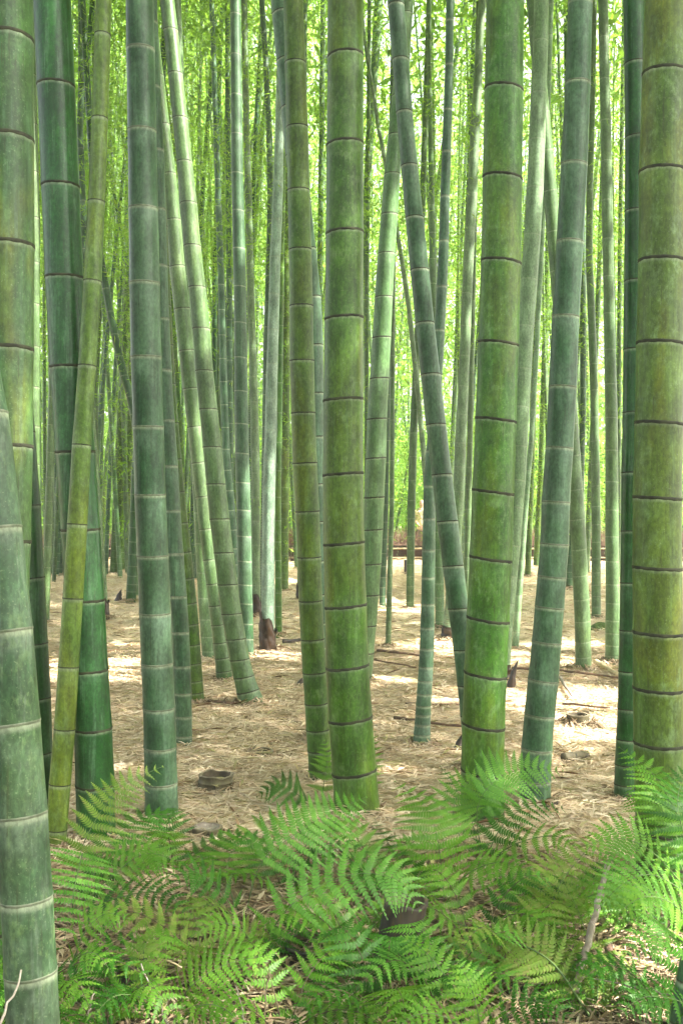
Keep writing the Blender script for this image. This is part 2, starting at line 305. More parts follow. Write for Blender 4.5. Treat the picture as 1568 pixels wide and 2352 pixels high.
def culm(label, cls, base_y, prof, nodes, group=None, sheath=None, rings=None, top=None, ringm='ring', fixd=None):
    d = fixd or dist(base_y)
    rings = (d < 8.4) if rings is None else rings
    pr = sorted(prof, key=lambda q: -q[0])            # bottom (large y) first
    s = lambda y: H - (y - 1176) / F * d
    zk = [s(q[0]) for q in pr]; xk = [(q[1] - 784) / F * d for q in pr]; wk = [(q[2]) / F * d / 2 for q in pr]
    zlo = -.07
    if zk[0] > zlo:
        sl_ = (xk[1] - xk[0]) / (zk[1] - zk[0]); xk.insert(0, xk[0] + sl_ * (zlo - zk[0])); wk.insert(0, wk[0] * 1.02); zk.insert(0, zlo)
    zfr = s(-40)
    m = max(0, len(zk) - 4); sl_ = (xk[-1] - xk[m]) / (zk[-1] - zk[m]); tp = (wk[-1] - wk[m]) / (zk[-1] - zk[m])
    if zk[-1] < zfr and not top:
        dz = zfr - zk[-1]; xk.append(xk[-1] + sl_ * dz); wk.append(max(wk[-1] * .7, wk[-1] + max(tp, -.006) * dz)); zk.append(zfr)
    ztop = top or max(zfr + 2.5, random.uniform(9.5, 11.5)); x0, z0, w0 = xk[-1], zk[-1], wk[-1]
    for t in ((1,) if top else (.25, .5, .75, 1)):
        z = z0 + (ztop - z0) * t; zk.append(z); wk.append(w0 * (1 if top else 1 - .62 * t ** 1.2)); xk.append(x0 + sl_ * (z - z0) * (1 - .35 * t))
    xf = smooth_fn(zk, xk); rf = smooth_fn(zk, wk); yl = random.uniform(-.05, .05)
    yf = lambda z: d + yl * np.maximum(0, z - z0)
    if nodes:
        zn = sorted(s(y) for y in nodes)
        sp = max(.22, (zn[-1] - zn[-2]))
        z = zn[-1]
        while z < ztop: z += min(sp * 1.02, .55); zn.append(z)
        z = zn[0]; spb = max(.05, (zn[1] - zn[0]) * .85)
        while z - spb > zlo + .03: z -= spb; zn.insert(0, z); spb = max(.04, spb * .85)
    else: zn = gen_nodes(random.uniform(.0, .08), ztop)
    tilt = (random.uniform(-.10, .10), random.uniform(-.08, .08))
    seg = 44 if d < 6 else (30 if d < 10 else 18)
    V, Fc, dn = build_culm(xf, rf, yf, zn, zlo, ztop, seg, d < 10.5, tilt)
    base = np.array([float(xf(0)), d, 0.])
    root = empty('bamboo_culm', base, label, 'bamboo', group) if (rings or sheath) else None
    if root is None:
        o = mesh_obj('bamboo_culm', V - base, Fc, M[cls], None, base, True, {'dn': dn}); tag(o, label, 'bamboo', group); root = o
    else: mesh_obj('stalk', V - base, Fc, M[cls], root, (0, 0, 0), True, {'dn': dn})
    if rings:
        th = np.linspace(0, 2 * np.pi, seg, endpoint=False)
        for z in zn:
            if not (0.03 < z < s(-10)): continue
            r = float(rf(z)); x = float(xf(z)); sl2 = float(xf(z + .05) - xf(z - .05)) / .1
            k = max(.5, r / .06); hk = .92 if r > .075 and ringm == 'ring' else .7; prf = [(-.0062 * hk, 1.005), (-.0056 * hk, 1.022), (-.0022 * hk, 1.030), (.0010 * hk, 1.032), (.0026 * hk, 1.028), (.0034 * hk, 1.008)]
            wob = .0004 * k * np.sin(th * 5 + random.random() * 6) + .0005 * k * np.sin(th * 13 + random.random() * 6)
            vv = []
            for j, (dz, q) in enumerate(prf):
                rr = r * (1 + (q - 1) * .9)
                Z = z + dz * k + (wob * 1.6 if j < 2 else wob * .3) + rr * (tilt[0] * np.cos(th) + tilt[1] * np.sin(th)) - rr * np.cos(th) * sl2
                vv.append(np.stack([x + rr * np.cos(th), d + rr * np.sin(th), Z], -1))
            vv = np.concatenate(vv) - base; n = len(prf)
            fc = [(i * seg + j, i * seg + (j + 1) % seg, (i + 1) * seg + (j + 1) % seg, (i + 1) * seg + j) for i in range(n - 1) for j in range(seg)]
            mesh_obj('node_ring', vv, fc, M[ringm], root)
    if sheath:
        hs = (base_y - sheath) / F * d; n = 30; rows = 15; vv = []; rb = float(rf(.05))
        ph = random.random() * 6
        for i in range(rows):
            t = i / (rows - 1)
            for j in range(n):
                a = 2 * math.pi * j / n
                hh = hs * (1 - .45 * (.5 + .5 * math.cos(a - .2)) ** 1.5 + .08 * math.sin(a * 4 + ph))
                z = -.03 + (hh + .03) * t
                q = rb * (1.22 - .12 * t + .17 * ((t * 2.6 + .25 * math.sin(a + ph)) % 1.) + .10 * math.sin(a * 3 + t * 7 + ph) * (1 - .5 * t) + .06 * math.sin(a * 9 + t * 15) + (.22 * max(0, t - .8) * 5 * (1 if j % 5 == 0 else .2)))
                vv.append((float(xf(max(0, z))) + q * math.cos(a) - base[0], q * math.sin(a), z))
        fc = [(i * n + j, i * n + (j + 1) % n, (i + 1) * n + (j + 1) % n, (i + 1) * n + j) for i in range(rows - 1) for j in range(n)]
        mesh_obj('sheath', vv, fc, M['sheath'], root)
    TIPS.append((float(xf(ztop)), d, ztop)); FEET.append((float(xf(0)), d, float(rf(.02)))); return root
RF = lambda lst, wf: [(y, r - (wf(y) if callable(wf) else wf) / 2, wf(y) if callable(wf) else wf) for y, r in lst]
G1 = None
# --- nearest row, left to right
culm('frosted grey-green culm nearest the camera, running down the left edge', 'grey', 2631,
     [(880, -54, 108), (955, -36, 110), (1214, -7, 110), (1447, 18, 112), (1659, 34, 114), (1868, 50, 116), (2062, 62, 116), (2232, 71, 117), (2352, 77, 120), (2600, 84, 122)],
     [700, 955, 1214, 1447, 1659, 1868, 2062, 2232, 2395, 2540], ringm='ring_pale')
culm('thick olive culm cut by the left edge, with a yellow patch halfway up', 'olive_dark', 2243,
     [(0, 14, 120), (75, 15, 121), (310, 15, 122), (560, 16, 123), (800, 13, 124), (1025, 12, 124), (1245, 7, 124), (1600, -5, 124), (2200, -20, 126)],
     [92, 322, 565, 802, 1025, 1243, 1440, 1620, 1780])
culm('dark green culm squeezed between the frosted near culm and the yellow leaning culm', 'dark', 1900,
     RF([(600, 50), (930, 75), (995, 80), (1163, 93), (1328, 102), (1479, 110), (1604, 117), (1729, 121), (1880, 124)], 54),
     [830, 995, 1163, 1328, 1479, 1604, 1729, 1830])
culm('slim greyish culm seen in the gap right of the thick left-edge culm', 'sage', 1600,
     RF([(0, 80), (172, 84), (500, 92), (978, 91), (1300, 92), (1560, 93)], 28), [60, 172, 285, 395, 500, 602, 697, 795, 888, 978, 1065])
culm('yellow-green culm leaning left at its foot in front of the thick dark culm', 'yellow', 1950,
     [(0, 239, 36), (80, 236, 37), (272, 230, 37), (463, 222, 39), (646, 213, 41), (840, 201, 41), (1022, 188, 43), (1204, 178, 45), (1374, 168, 46), (1531, 158, 47), (1674, 149, 48), (1800, 138, 49), (1905, 131, 46), (1950, 129, 45)],
     [80, 272, 463, 646, 840, 1022, 1204, 1374, 1531, 1674, 1800, 1905])
culm('thick deep green culm crossed by the yellow leaning culm', 'dark', 1930,
     [(0, 120, 85), (195, 129, 85), (425, 139, 85), (634, 148, 86), (840, 159, 87), (1037, 173, 89), (1215, 185, 89), (1377, 196, 88), (1537, 204, 88), (1671, 214, 86), (1800, 219, 88), (1925, 222, 88)],
     [197, 427, 637, 842, 1037, 1215, 1377, 1537, 1671, 1800])
culm('thick bluish culm with chalky bands, between the yellow-green culm and the white-lit crossing pair', 'blue', 1890,
     [(0, 321, 63), (113, 323, 64.5), (299, 326.5, 65), (478, 329.5, 67), (649, 332.5, 69), (819, 336, 70), (979, 341, 70), (1135, 345, 71), (1275, 351, 71), (1407, 356.5, 72), (1522, 361, 73), (1624, 366, 73), (1714, 368, 74), (1795, 370, 75), (1890, 372, 76)],
     [113, 299, 478, 649, 819, 979, 1135, 1275, 1407, 1522, 1624, 1714, 1795, 1855], ringm='ring_pale')
culm('culm standing directly behind the right side of the bluish banded culm', 'blue', 1727,
     RF([(0, 361), (52, 363), (200, 369), (345, 377), (480, 381), (610, 385), (732, 389), (850, 395), (965, 401), (1070, 409), (1172, 415), (1271, 422), (1369, 429), (1451, 435), (1529, 438), (1591, 440), (1644, 441), (1727, 442)], lambda y: 32 + min(8, y / 180)),
     [52, 200, 345, 480, 610, 732, 850, 965, 1070, 1172, 1271, 1369, 1451, 1529, 1591, 1644, 1689], ringm='ring_pale')
culm('left one of the crossing pair lit white at the top, foot behind the other', 'sage', 1565,
     [(0, 338, 31), (175, 360, 32), (287, 373, 33), (400, 387, 35), (505, 398, 35), (612, 407, 36), (709, 418, 36), (805, 428, 35), (892, 437, 34), (980, 447, 33), (1062, 457, 33), (1140, 466, 33), (1214, 474, 33), (1284, 483, 33), (1334, 490, 33), (1434, 502, 34), (1534, 514, 36), (1565, 516, 38)],
     [60, 175, 287, 400, 505, 612, 709, 805, 892, 980, 1062, 1140, 1214, 1284, 1340, 1390, 1434, 1475, 1510, 1540])
culm('right one of the crossing pair lit white at the top, its foot bent and flared', 'sage', 1617,
     [(0, 384, 34), (70, 392, 34), (170, 403, 34), (272, 414, 35), (372, 424, 36), (467, 434, 38), (565, 442, 39), (660, 453, 39), (755, 462.5, 40), (852, 469.5, 41), (940, 479, 42), (1027, 487.5, 43), (1112, 496, 44), (1192, 504.5, 46), (1269, 514, 45), (1342, 523, 46), (1409, 532, 46), (1467, 542, 46), (1514, 550, 45), (1554, 560, 46), (1587, 569, 50), (1617, 579, 58)],
     [70, 170, 272, 372, 467, 565, 660, 755, 852, 940, 1027, 1112, 1192, 1269, 1342, 1409, 1467, 1514, 1554, 1587])
culm('short-noded culm whose foot stands left of the flared crossing culm, third from it', 'sage', 1516,
     [(0, 405, 22), (900, 440, 25), (1102, 455, 27), (1246, 462, 28), (1311, 466, 29), (1371, 470, 30), (1421, 473, 30), (1461, 476, 30), (1516, 480, 31)],
     [960, 1040, 1108, 1177, 1247, 1314, 1372, 1421, 1461, 1494])
culm('mottled green culm with its foot well left of the crossing pair, behind the smooth one', 'green', 1614,
     RF([(0, 360), (794, 398), (883, 403), (973, 410), (1056, 418), (1131, 424), (1202, 432), (1269, 440), (1329, 446), (1386, 452), (1434, 457), (1481, 460), (1524, 463), (1564, 466), (1614, 470)], 30),
     [794, 883, 973, 1056, 1131, 1202, 1269, 1329, 1386, 1434, 1481, 1524, 1564, 1591])
culm('slender culm seen just right of the white-lit pair against the leaves, foot hidden behind them', 'blue', 1440,
     [(0, 486, 11), (105, 490, 11.5), (227, 494, 12), (350, 498, 13), (472, 502, 14), (645, 508, 15), (870, 513, 17), (1050, 520, 18), (1200, 534, 19), (1280, 538, 20), (1430, 546, 21)],
     [50, 105, 165, 227, 287, 350, 410, 472, 532, 592, 652, 710, 768, 822, 875, 928, 980, 1030, 1078, 1125, 1170, 1215, 1258])
culm('silvery culm with a bright right side and rusty stains, centre left', 'blue', 1510,
     [(0, 541, 24), (32, 541, 24), (217, 543, 26), (397, 545, 27), (570, 549, 29), (657, 551, 29), (820, 553, 30), (972, 555, 32), (1107, 558, 33), (1230, 561, 33), (1341, 563, 33), (1500, 566, 34)],
     [32, 125, 217, 307, 397, 483, 570, 657, 740, 820, 897, 972, 1040, 1107, 1170, 1230, 1287, 1341, 1384, 1430, 1465])
culm('pale culm with a brown sheath at its foot, the farther of the two sheathed ones', 'pale', 1412,
     [(0, 561, 14), (62, 562, 14), (285, 566, 15), (500, 572, 16), (680, 576, 17), (800, 580, 17), (864, 582, 18), (980, 585, 20), (1085, 587, 20), (1300, 588, 21), (1412, 588, 21)],
     [62, 137, 215, 285, 350, 422, 482, 545, 605, 680, 740, 800, 864, 922, 980, 1035, 1085, 1140, 1195, 1250, 1300], sheath=1357)
culm('whitish culm rising from a crumpled brown sheath, left of the centre', 'white', 1497,
     [(0, 648, 18), (240, 643, 20), (330, 641, 21), (417, 639, 23), (504, 636, 24), (590, 632, 25), (675, 630, 25), (757, 627.5, 26), (835, 625, 26), (915, 623, 27), (987, 622, 28), (1120, 618, 29), (1239, 616, 29), (1345, 615.5, 30), (1490, 615, 31)],
     [240, 328, 417, 504, 590, 675, 757, 835, 915, 987, 1057, 1120, 1179, 1239, 1294, 1345, 1390, 1430], sheath=1409)
culm('slim grey-green culm curving in from the top above the whitish sheathed culm', 'blue', 1390,
     [(0, 601, 12), (73, 606, 13), (147, 611, 13), (224, 614, 14), (298, 618, 14), (370, 620, 14.5), (440, 621, 14), (560, 619, 14), (800, 612, 15), (1390, 604, 16)],
     [73, 147, 224, 298, 370, 440, 505, 570, 632, 692, 750, 806, 860])
culm('dark thin culm leaning across the leaves between the silvery culm and the whitish one', 'dark', 1360,
     [(0, 605, 8), (100, 598, 9), (205, 593, 10), (256, 590, 10), (365, 585, 10), (420, 583, 10), (560, 580, 10), (1360, 572, 12)], [100, 148, 205, 256, 310, 365, 420, 475, 530, 585])
culm('broad bluish culm leaning behind the centre-left green culm, showing on both of its sides', 'blue', 1700,
     [(0, 644, 44), (246, 667, 45), (460, 690, 46), (685, 714, 47), (795, 719, 47), (905, 720, 47), (1200, 724, 47), (1700, 736, 50)],
     [30, 138, 246, 355, 463, 575, 685, 795, 905, 1005, 1114, 1200, 1290])
culm('evenly green culm just left of the thick central culm', 'green', 1800,
     [(0, 673.5, 45), (142, 677.5, 48), (290, 682.5, 50), (435, 685.5, 51), (570, 689, 52), (700, 692, 54), (827, 693, 56), (947, 696, 56), (1062, 700, 56), (1174, 706, 55), (1279, 710, 54), (1379, 713, 54), (1467, 717.5, 55), (1543, 722, 55), (1614, 727, 54), (1674, 730, 55), (1765, 735, 52), (1800, 737, 52)],
     [-5, 144, 292, 437, 573, 702, 828, 948, 1063, 1174, 1279, 1379, 1467, 1543, 1614, 1674, 1722, 1765])
culm('thickest central culm, mottled olive green with dark node rings, its foot among the ferns', 'green', 1880,
     [(0, 793, 82), (130, 793, 83), (330, 792, 85), (535, 791.5, 87), (730, 789.5, 89), (918, 788, 92), (1088, 787.5, 93), (1247, 789.5, 94), (1390, 793.5, 96), (1529, 797.5, 98), (1649, 804.5, 100), (1770, 813.5, 101), (1880, 821, 104)],
     [-75, 130, 332, 535, 731, 918, 1088, 1247, 1390, 1529, 1649, 1770])
# --- right of the centre
culm('pale green culm leaning right at the top, its foot hidden behind the central culm', 'sage', 1570,
     [(0, 932, 34), (130, 924, 35), (220, 918, 36), (310, 909, 36), (400, 900, 37), (492, 894, 39), (582, 887, 40), (682, 881, 41), (775, 876, 43), (869, 871, 44), (962, 865, 46), (1052, 863, 47), (1142, 859, 47), (1216, 856, 46), (1295, 853, 45), (1366, 848, 45), (1436, 842, 45), (1499, 836, 45), (1570, 830, 46)],
     [32, 130, 220, 310, 400, 492, 582, 682, 775, 869, 962, 1052, 1142, 1216, 1295, 1366, 1436, 1499])
culm('blue-green culm slanting from upper left down behind the thick right-hand green culm', 'blue', 1770,
     [(12, 909, 38), (135, 919, 38), (257, 928, 38), (380, 939.5, 39), (500, 951, 41), (620, 963, 43), (742, 975, 43), (860, 988, 45), (975, 1000.5, 46), (1090, 1014, 47), (1197, 1026.5, 48), (1299, 1040, 48), (1397, 1052, 47), (1492, 1064, 46), (1574, 1073, 46), (1670, 1083, 48), (1770, 1092, 49)],
     [12, 137, 258, 381, 500, 620, 742, 860, 975, 1090, 1197, 1299, 1397, 1492, 1574])
culm('thick smooth green culm right of the centre, its foot behind an arching fern', 'green', 1890,
     [(5, 1159, 86), (204, 1156.5, 88), (409, 1153, 90), (600, 1150, 91), (787, 1144, 92), (962, 1138, 93), (1127, 1131.5, 95), (1282, 1126, 96), (1421, 1120, 97), (1545, 1114, 97), (1662, 1109.5, 97), (1780, 1107, 98), (1890, 1107, 99)],
     [2, 206, 409, 602, 789, 964, 1129, 1282, 1421, 1547, 1664, 1770])
culm('slim culm with a dark streak and a foot of crowded wrinkled nodes', 'blue', 1712,
     [(0, 1033, 18), (45, 1032, 18), (147, 1031, 19), (250, 1028, 20), (347, 1025, 21), (450, 1021, 22), (552, 1019, 23), (657, 1014, 24), (757, 1009, 24), (860, 1003, 25), (1000, 994, 26), (1115, 985, 26), (1189, 985, 29), (1261, 984, 30), (1384, 982, 31), (1487, 980, 33), (1561, 976, 34), (1619, 972, 35), (1662, 970, 36), (1712, 967, 41)],
     [45, 147, 250, 347, 450, 552, 657, 757, 860, 950, 1035, 1115, 1190, 1262, 1325, 1386, 1440, 1488, 1530, 1562, 1592, 1619, 1640, 1662, 1685], ringm='ring_pale')
culm('pale slim culm leaning right, its sheathed foot left of the thick right-hand culm', 'pale', 1467,
     [(0, 1107, 17), (115, 1100, 18), (200, 1096, 20), (282, 1091, 22), (362, 1087, 22), (442, 1084, 23), (522, 1079, 23), (672, 1072, 23.5), (747, 1069, 24), (885, 1063.5, 24), (1015, 1057, 26), (1127, 1053, 26), (1260, 1044, 26), (1467, 1029, 27)],
     [30, 115, 200, 282, 362, 442, 522, 600, 672, 747, 815, 885, 950, 1015, 1070, 1127, 1180, 1225], sheath=1437)
culm('slim culm passing left of the dark-streaked one high up, foot seen behind its lower stem', 'sage', 1440,
     [(0, 985, 9), (210, 986, 10), (470, 991, 14), (582, 993, 16), (800, 998, 18), (1100, 1004, 20), (1440, 1010, 22)],
     [30, 90, 150, 213, 275, 340, 405, 470, 533, 593, 650, 706, 760, 812, 863, 912, 960, 1006, 1050, 1094, 1136, 1178, 1220, 1260, 1300, 1338, 1370, 1400])
culm('thin dark culm just left of the pale slim leaning culm near the top', 'blue', 1340,
     [(0, 1091, 12), (147, 1086, 12), (297, 1080, 12), (448, 1075, 12), (700, 1066, 13), (1340, 1050, 14)], [74, 146, 220, 290, 360, 430, 498])
culm('slim culm half hidden by the left edge of the thick right-hand culm', 'sage', 1405,
     [(0, 1098, 11), (590, 1087, 12), (1000, 1079, 13), (1250, 1073, 15), (1405, 1070, 15)], None)
culm('whitish culm leaning along the right edge of the thick right-hand culm, with a sheathed foot', 'pale', 1560,
     [(0, 1242, 34), (95, 1241, 34), (215, 1236, 36), (322, 1232.5, 37), (432, 1228, 38), (540, 1222, 38), (642, 1214, 39), (749, 1206, 39), (847, 1200, 40), (934, 1195, 40), (1024, 1190, 40), (1102, 1187, 39), (1164, 1182, 38), (1252, 1176, 37), (1322, 1169, 36), (1430, 1160, 34), (1560, 1152, 33)],
     [-10, 95, 215, 322, 432, 540, 642, 749, 847, 934, 1024, 1102, 1164, 1252, 1322, 1385, 1440], sheath=1514, rings=False)
culm('thin bright culm crossing behind the whitish one, foot on the straw in the gap', 'pale', 1490,
     [(0, 1265, 12), (257, 1257, 12), (667, 1238, 12), (807, 1231, 12), (1014, 1219, 12), (1079, 1213, 13), (1190, 1204, 14), (1286, 1197, 15), (1400, 1188, 16), (1490, 1182, 17)],
     [80, 150, 225, 307, 380, 450, 525, 597, 667, 735, 803, 868, 940, 1014, 1079, 1135, 1189, 1241, 1286, 1330, 1366, 1404, 1450])
culm('leaning culm crossing behind the chalk-banded one and coming out on its right below', 'sage', 1537,
     [(0, 1222, 28), (437, 1262, 31), (620, 1278, 32), (972, 1309, 34), (1044, 1315, 34), (1122, 1320, 34), (1259, 1329, 35), (1319, 1331, 35), (1374, 1334, 35), (1424, 1337, 36), (1506, 1338, 36), (1537, 1339, 38)],
     [60, 160, 257, 345, 437, 530, 620, 710, 800, 890, 972, 1044, 1122, 1190, 1259, 1319, 1374, 1424, 1471, 1506])
culm('blue-grey chalk-banded culm, leaning left at its foot, right of the thick green one', 'blue', 1850,
     [(6, 1331.5, 55), (191, 1326, 57), (377, 1317.5, 60), (555, 1308, 61), (727, 1298, 61.5), (888, 1291, 62.5), (1028, 1284, 62.5), (1152, 1275, 64), (1249, 1273, 65), (1324, 1266.5, 65), (1394, 1261, 66), (1474, 1254.5, 66), (1561, 1247, 69), (1641, 1238, 68), (1719, 1231.5, 70), (1790, 1228, 71), (1850, 1227, 73)],
     [6, 191, 377, 555, 727, 888, 1028, 1152, 1249, 1324, 1394, 1474, 1561, 1641, 1719, 1790], ringm='ring_pale')
culm('slender grey-green culm with many nodes, foot beside the mossy stump', 'sage', 1422,
     [(0, 1364, 12), (300, 1358, 13), (435, 1353, 15), (590, 1352, 16), (767, 1359, 18), (895, 1363, 18), (1060, 1366, 20), (1204, 1368, 21), (1422, 1368, 21)],
     [55, 120, 190, 258, 325, 380, 435, 503, 570, 637, 704, 767, 835, 895, 957, 1012, 1065, 1115, 1162, 1204, 1244, 1282, 1314, 1342, 1368, 1392])
culm('thin culm seen between the chalk-banded culm and the slender many-noded one', 'blue', 1350,
     [(0, 1332, 12), (640, 1338, 14), (950, 1338, 14), (1350, 1325, 15)], [607, 655, 705, 752, 800, 847, 890, 932])
culm('slim straight culm with dark node lines and bright edge, left of the dark right-hand culm', 'sage', 1521,
     [(0, 1383.5, 22), (181, 1387, 23), (276, 1390, 24), (459, 1393, 25), (635, 1396.5, 25), (802, 1399.5, 26), (958, 1403, 28), (1105, 1404, 29), (1231, 1404, 30), (1342, 1406, 31), (1424, 1406, 33), (1521, 1406, 34)],
     [-8, 85, 181, 276, 369, 459, 548, 634, 719, 802, 881, 958, 1033, 1105, 1170, 1231, 1288, 1341, 1384, 1424, 1453, 1481])
culm('dark blue-green culm partly covered by the lichen-spotted one on the right edge', 'dark', 1840,
     [(0, 1455, 49), (150, 1458, 50), (320, 1460, 50), (490, 1459, 50), (645, 1458, 51), (802, 1456, 51), (947, 1455, 51), (1085, 1452, 51), (1338, 1450, 52), (1447, 1448, 52), (1541, 1446, 52), (1627, 1444, 52), (1697, 1441, 53), (1755, 1438, 53), (1840, 1436, 54)],
     [-20, 146, 315, 484, 645, 802, 947, 1085, 1219, 1338, 1447, 1541, 1627, 1697, 1755, 1800])
culm('thick olive culm spotted with pale lichen, cut by the right edge of the photo', 'olive', 2060,
     [(0, 1531, 100), (175, 1527, 103), (397, 1521, 106), (600, 1520, 106), (789, 1515.5, 107), (972, 1512, 107), (1143, 1508, 108), (1302, 1508, 110), (1452, 1509.5, 111), (1579, 1509.5, 111), (1704, 1512, 112), (1800, 1515, 113), (2060, 1520, 116)],
     [-60, 170, 395, 600, 789, 972, 1143, 1303, 1452, 1580, 1705, 1815, 1905])
culm('short blue-green culm foot leaning out of the lower right corner', 'blue', 2420, [(2000, 1640, 50), (2190, 1590, 52), (2352, 1562, 54), (2420, 1552, 55)], [2020, 2130, 2250, 2345], top=.52)
# --- middle distance
MID = [
 ('culm with a dark sheath showing right of the thick dark culm, foot on the straw', 'sage', 1417, [(0, 135, 18), (500, 168, 20), (900, 203, 21), (1140, 221, 22), (1260, 229, 22), (1350, 235, 22), (1417, 238, 22)], None, 1352),
 ('knobbly light green culm in the gap left of the yellow leaning culm', 'sage', 1430, [(0, 135, 15), (900, 121, 17), (1037, 117, 18), (1200, 112, 18), (1300, 109, 18), (1430, 104, 19)], [910, 974, 1037, 1094, 1149, 1202, 1253, 1301, 1345, 1385], None),
 ('dark culm foot left of the thick dark culm, on the far straw', 'dark', 1320, [(0, 108, 13), (1000, 130, 16), (1320, 137, 17)], None, None),
 ('bent culm sloping down to the right behind the bluish banded culm', 'dark', 1425, [(0, 190, 14), (540, 222, 16), (620, 236, 17), (710, 252, 17), (770, 264, 17), (820, 275, 17), (870, 287, 18), (910, 300, 18), (1100, 335, 20), (1500, 360, 24)], [560, 610, 662, 715, 767, 817, 862, 910], None),
 ('culm leaning left at its foot in the dense left background, crossing the bent one', 'green', 1290, [(0, 330, 14), (800, 284, 16), (870, 277, 17), (950, 264, 18), (1040, 251, 19), (1120, 245, 19), (1290, 240, 19)], [830, 878, 920, 960, 998, 1035, 1069, 1102, 1138, 1165], None),
 ('leftmost of three upright feet on the far straw left of the bluish banded culm', 'green', 1318, [(0, 330, 14), (800, 288, 18), (1000, 276, 19), (1318, 263, 21)], None, None),
 ('middle one of three upright feet on the far straw left of the bluish banded culm', 'green', 1312, [(0, 300, 11), (1000, 285, 13), (1312, 279, 14)], None, None),
 ('olive rightmost of three upright feet on far straw left of the bluish banded culm', 'olive', 1310, [(0, 318, 12), (1000, 298, 15), (1310, 290, 15)], None, None),
 ('dark leaning culm foot touching the left edge of the bluish banded culm', 'dark', 1380, [(0, 385, 14), (1100, 312, 21), (1250, 307, 22), (1380, 301, 23)], None, None),
 ('thin spotted pale culm standing alone on the straw right of the central culm', 'sage', 1484, [(0, 915, 8), (589, 903, 10), (900, 901, 11), (1179, 899, 11), (1300, 895, 12), (1484, 891, 13)], [600, 655, 710, 763, 815, 866, 915, 963, 1010, 1056, 1100, 1143, 1187, 1230, 1275, 1318, 1358, 1393, 1425, 1455], None),
 ('grey culm foot in the gap just right of the pale leaning culm behind the centre', 'blue', 1397, [(0, 905, 12), (1179, 884, 15), (1397, 877, 15)], None, None),
 ('many-noded culm foot left of the standing visitor', 'sage', 1398, [(0, 985, 12), (700, 962, 15), (1000, 949, 18), (1179, 944, 18), (1398, 941, 18)], None, None),
 ('green culm foot just right of the whitish sheathed culm', 'green', 1457, [(0, 655, 13), (900, 642, 14), (1140, 638, 15), (1457, 640, 16)], None, None),
 ('olive culm foot standing clear on the straw left of the evenly green culm', 'olive', 1358, [(0, 668, 15), (590, 657, 18), (900, 656, 20), (1358, 652, 20)], None, None),
 ('culm with a torn dark sheath hidden behind the evenly green culm', 'sage', 1378, [(0, 700, 12), (1000, 692, 14), (1378, 690, 16)], None, 1340),
 ('left one of two dim culm feet between the thick right-hand culm and the chalk-banded one', 'green', 1323, [(0, 1250, 12), (1066, 1220, 14), (1323, 1211, 14)], None, None),
 ('right one of two dim culm feet between the thick right-hand culm and the chalk-banded one', 'green', 1305, [(0, 1275, 12), (1066, 1242, 14), (1305, 1230, 14)], None, None),
 ('dark culm foot just right of the chalk-banded culm on the far straw', 'dark', 1350, [(0, 1300, 13), (1350, 1307, 16)], None, None),
 ('dark culm behind the many-noded slender one near the far fence', 'sage', 1318, [(0, 1395, 11), (600, 1376, 12), (1318, 1346, 13)], None, None),
 ('dark culm showing in the gap left of the dark right-hand culm', 'sage', 1330, [(0, 1432, 9), (250, 1428, 10), (600, 1422, 10), (1330, 1418, 12)], None, None),
 ('slim culm showing between the crossing pair and the silvery culm, foot on the straw', 'blue', 1375, [(0, 522, 11), (600, 526, 13), (1375, 532, 15)], None, None),
 ('brown-tinted thin culm slanting from the top beside the central culm', 'pale', 1400, [(0, 826, 8), (50, 833, 8), (130, 842, 8), (215, 858, 8.5), (290, 868, 9), (370, 884, 9), (510, 908, 10), (590, 921, 10), (710, 939, 11), (870, 956, 12), (1025, 971, 12), (1400, 1000, 14)], [60, 132, 200, 270, 340, 420, 500, 560, 615, 668, 720, 772, 823, 875], None),
 ('dark culm with leafy twigs left of the slanting culm near the top', 'sage', 1350, [(0, 869, 20), (130, 862, 19), (220, 855, 18), (320, 848, 18), (450, 842, 17), (900, 826, 18), (1350, 815, 20)], None, None),
 ('thin dark culm slanting behind the dark-streaked slim culm', 'sage', 1330, [(0, 1070, 9), (60, 1057, 9), (120, 1048, 9), (190, 1038, 10), (290, 1024, 11), (380, 1013, 12), (470, 998, 12), (700, 985, 12), (1000, 987, 12), (1330, 987, 13)], None, None),
 ('dark slim culm slanting down left from the top behind the white-lit pair', 'dark', 1345, [(0, 495, 9), (200, 484, 10), (400, 468, 10), (525, 461, 11), (800, 450, 12), (1345, 440, 13)], None, None),
 ('very slim dark upright culm right of the slender one above the white-lit pair', 'dark', 1340, [(0, 510, 9), (160, 505, 9), (600, 494, 10), (1340, 490, 12)], None, None),
 ('blue-green slim culm with leafy side shoots left of the yellow leaning culm near the top', 'blue', 1420, [(0, 186, 12), (60, 187, 13), (205, 187, 14), (290, 184, 14), (500, 192, 15), (1420, 215, 18)], [10, 105, 205, 270, 340, 405, 460, 520], None),
 ('dark twiggy culm tangled with leaves left of the yellow leaning culm', 'dark', 1380, [(0, 214, 12), (100, 204, 12), (205, 193, 13), (320, 183, 14), (600, 180, 14), (1380, 175, 17)], None, None),
 ('dark slim culm beside the right edge of the green culm left of centre', 'sage', 1345, [(0, 742, 12), (590, 735, 13), (1345, 730, 14)], None, None),
 ('pair-less slim culm in the bright gap right of the central culm', 'sage', 1372, [(0, 848, 9), (700, 842, 10), (1372, 842, 12)], None, None),
]
for lb, cl, by, pf, nd, sh in MID: culm(lb, cl, by, pf, nd, sheath=sh, rings=False)
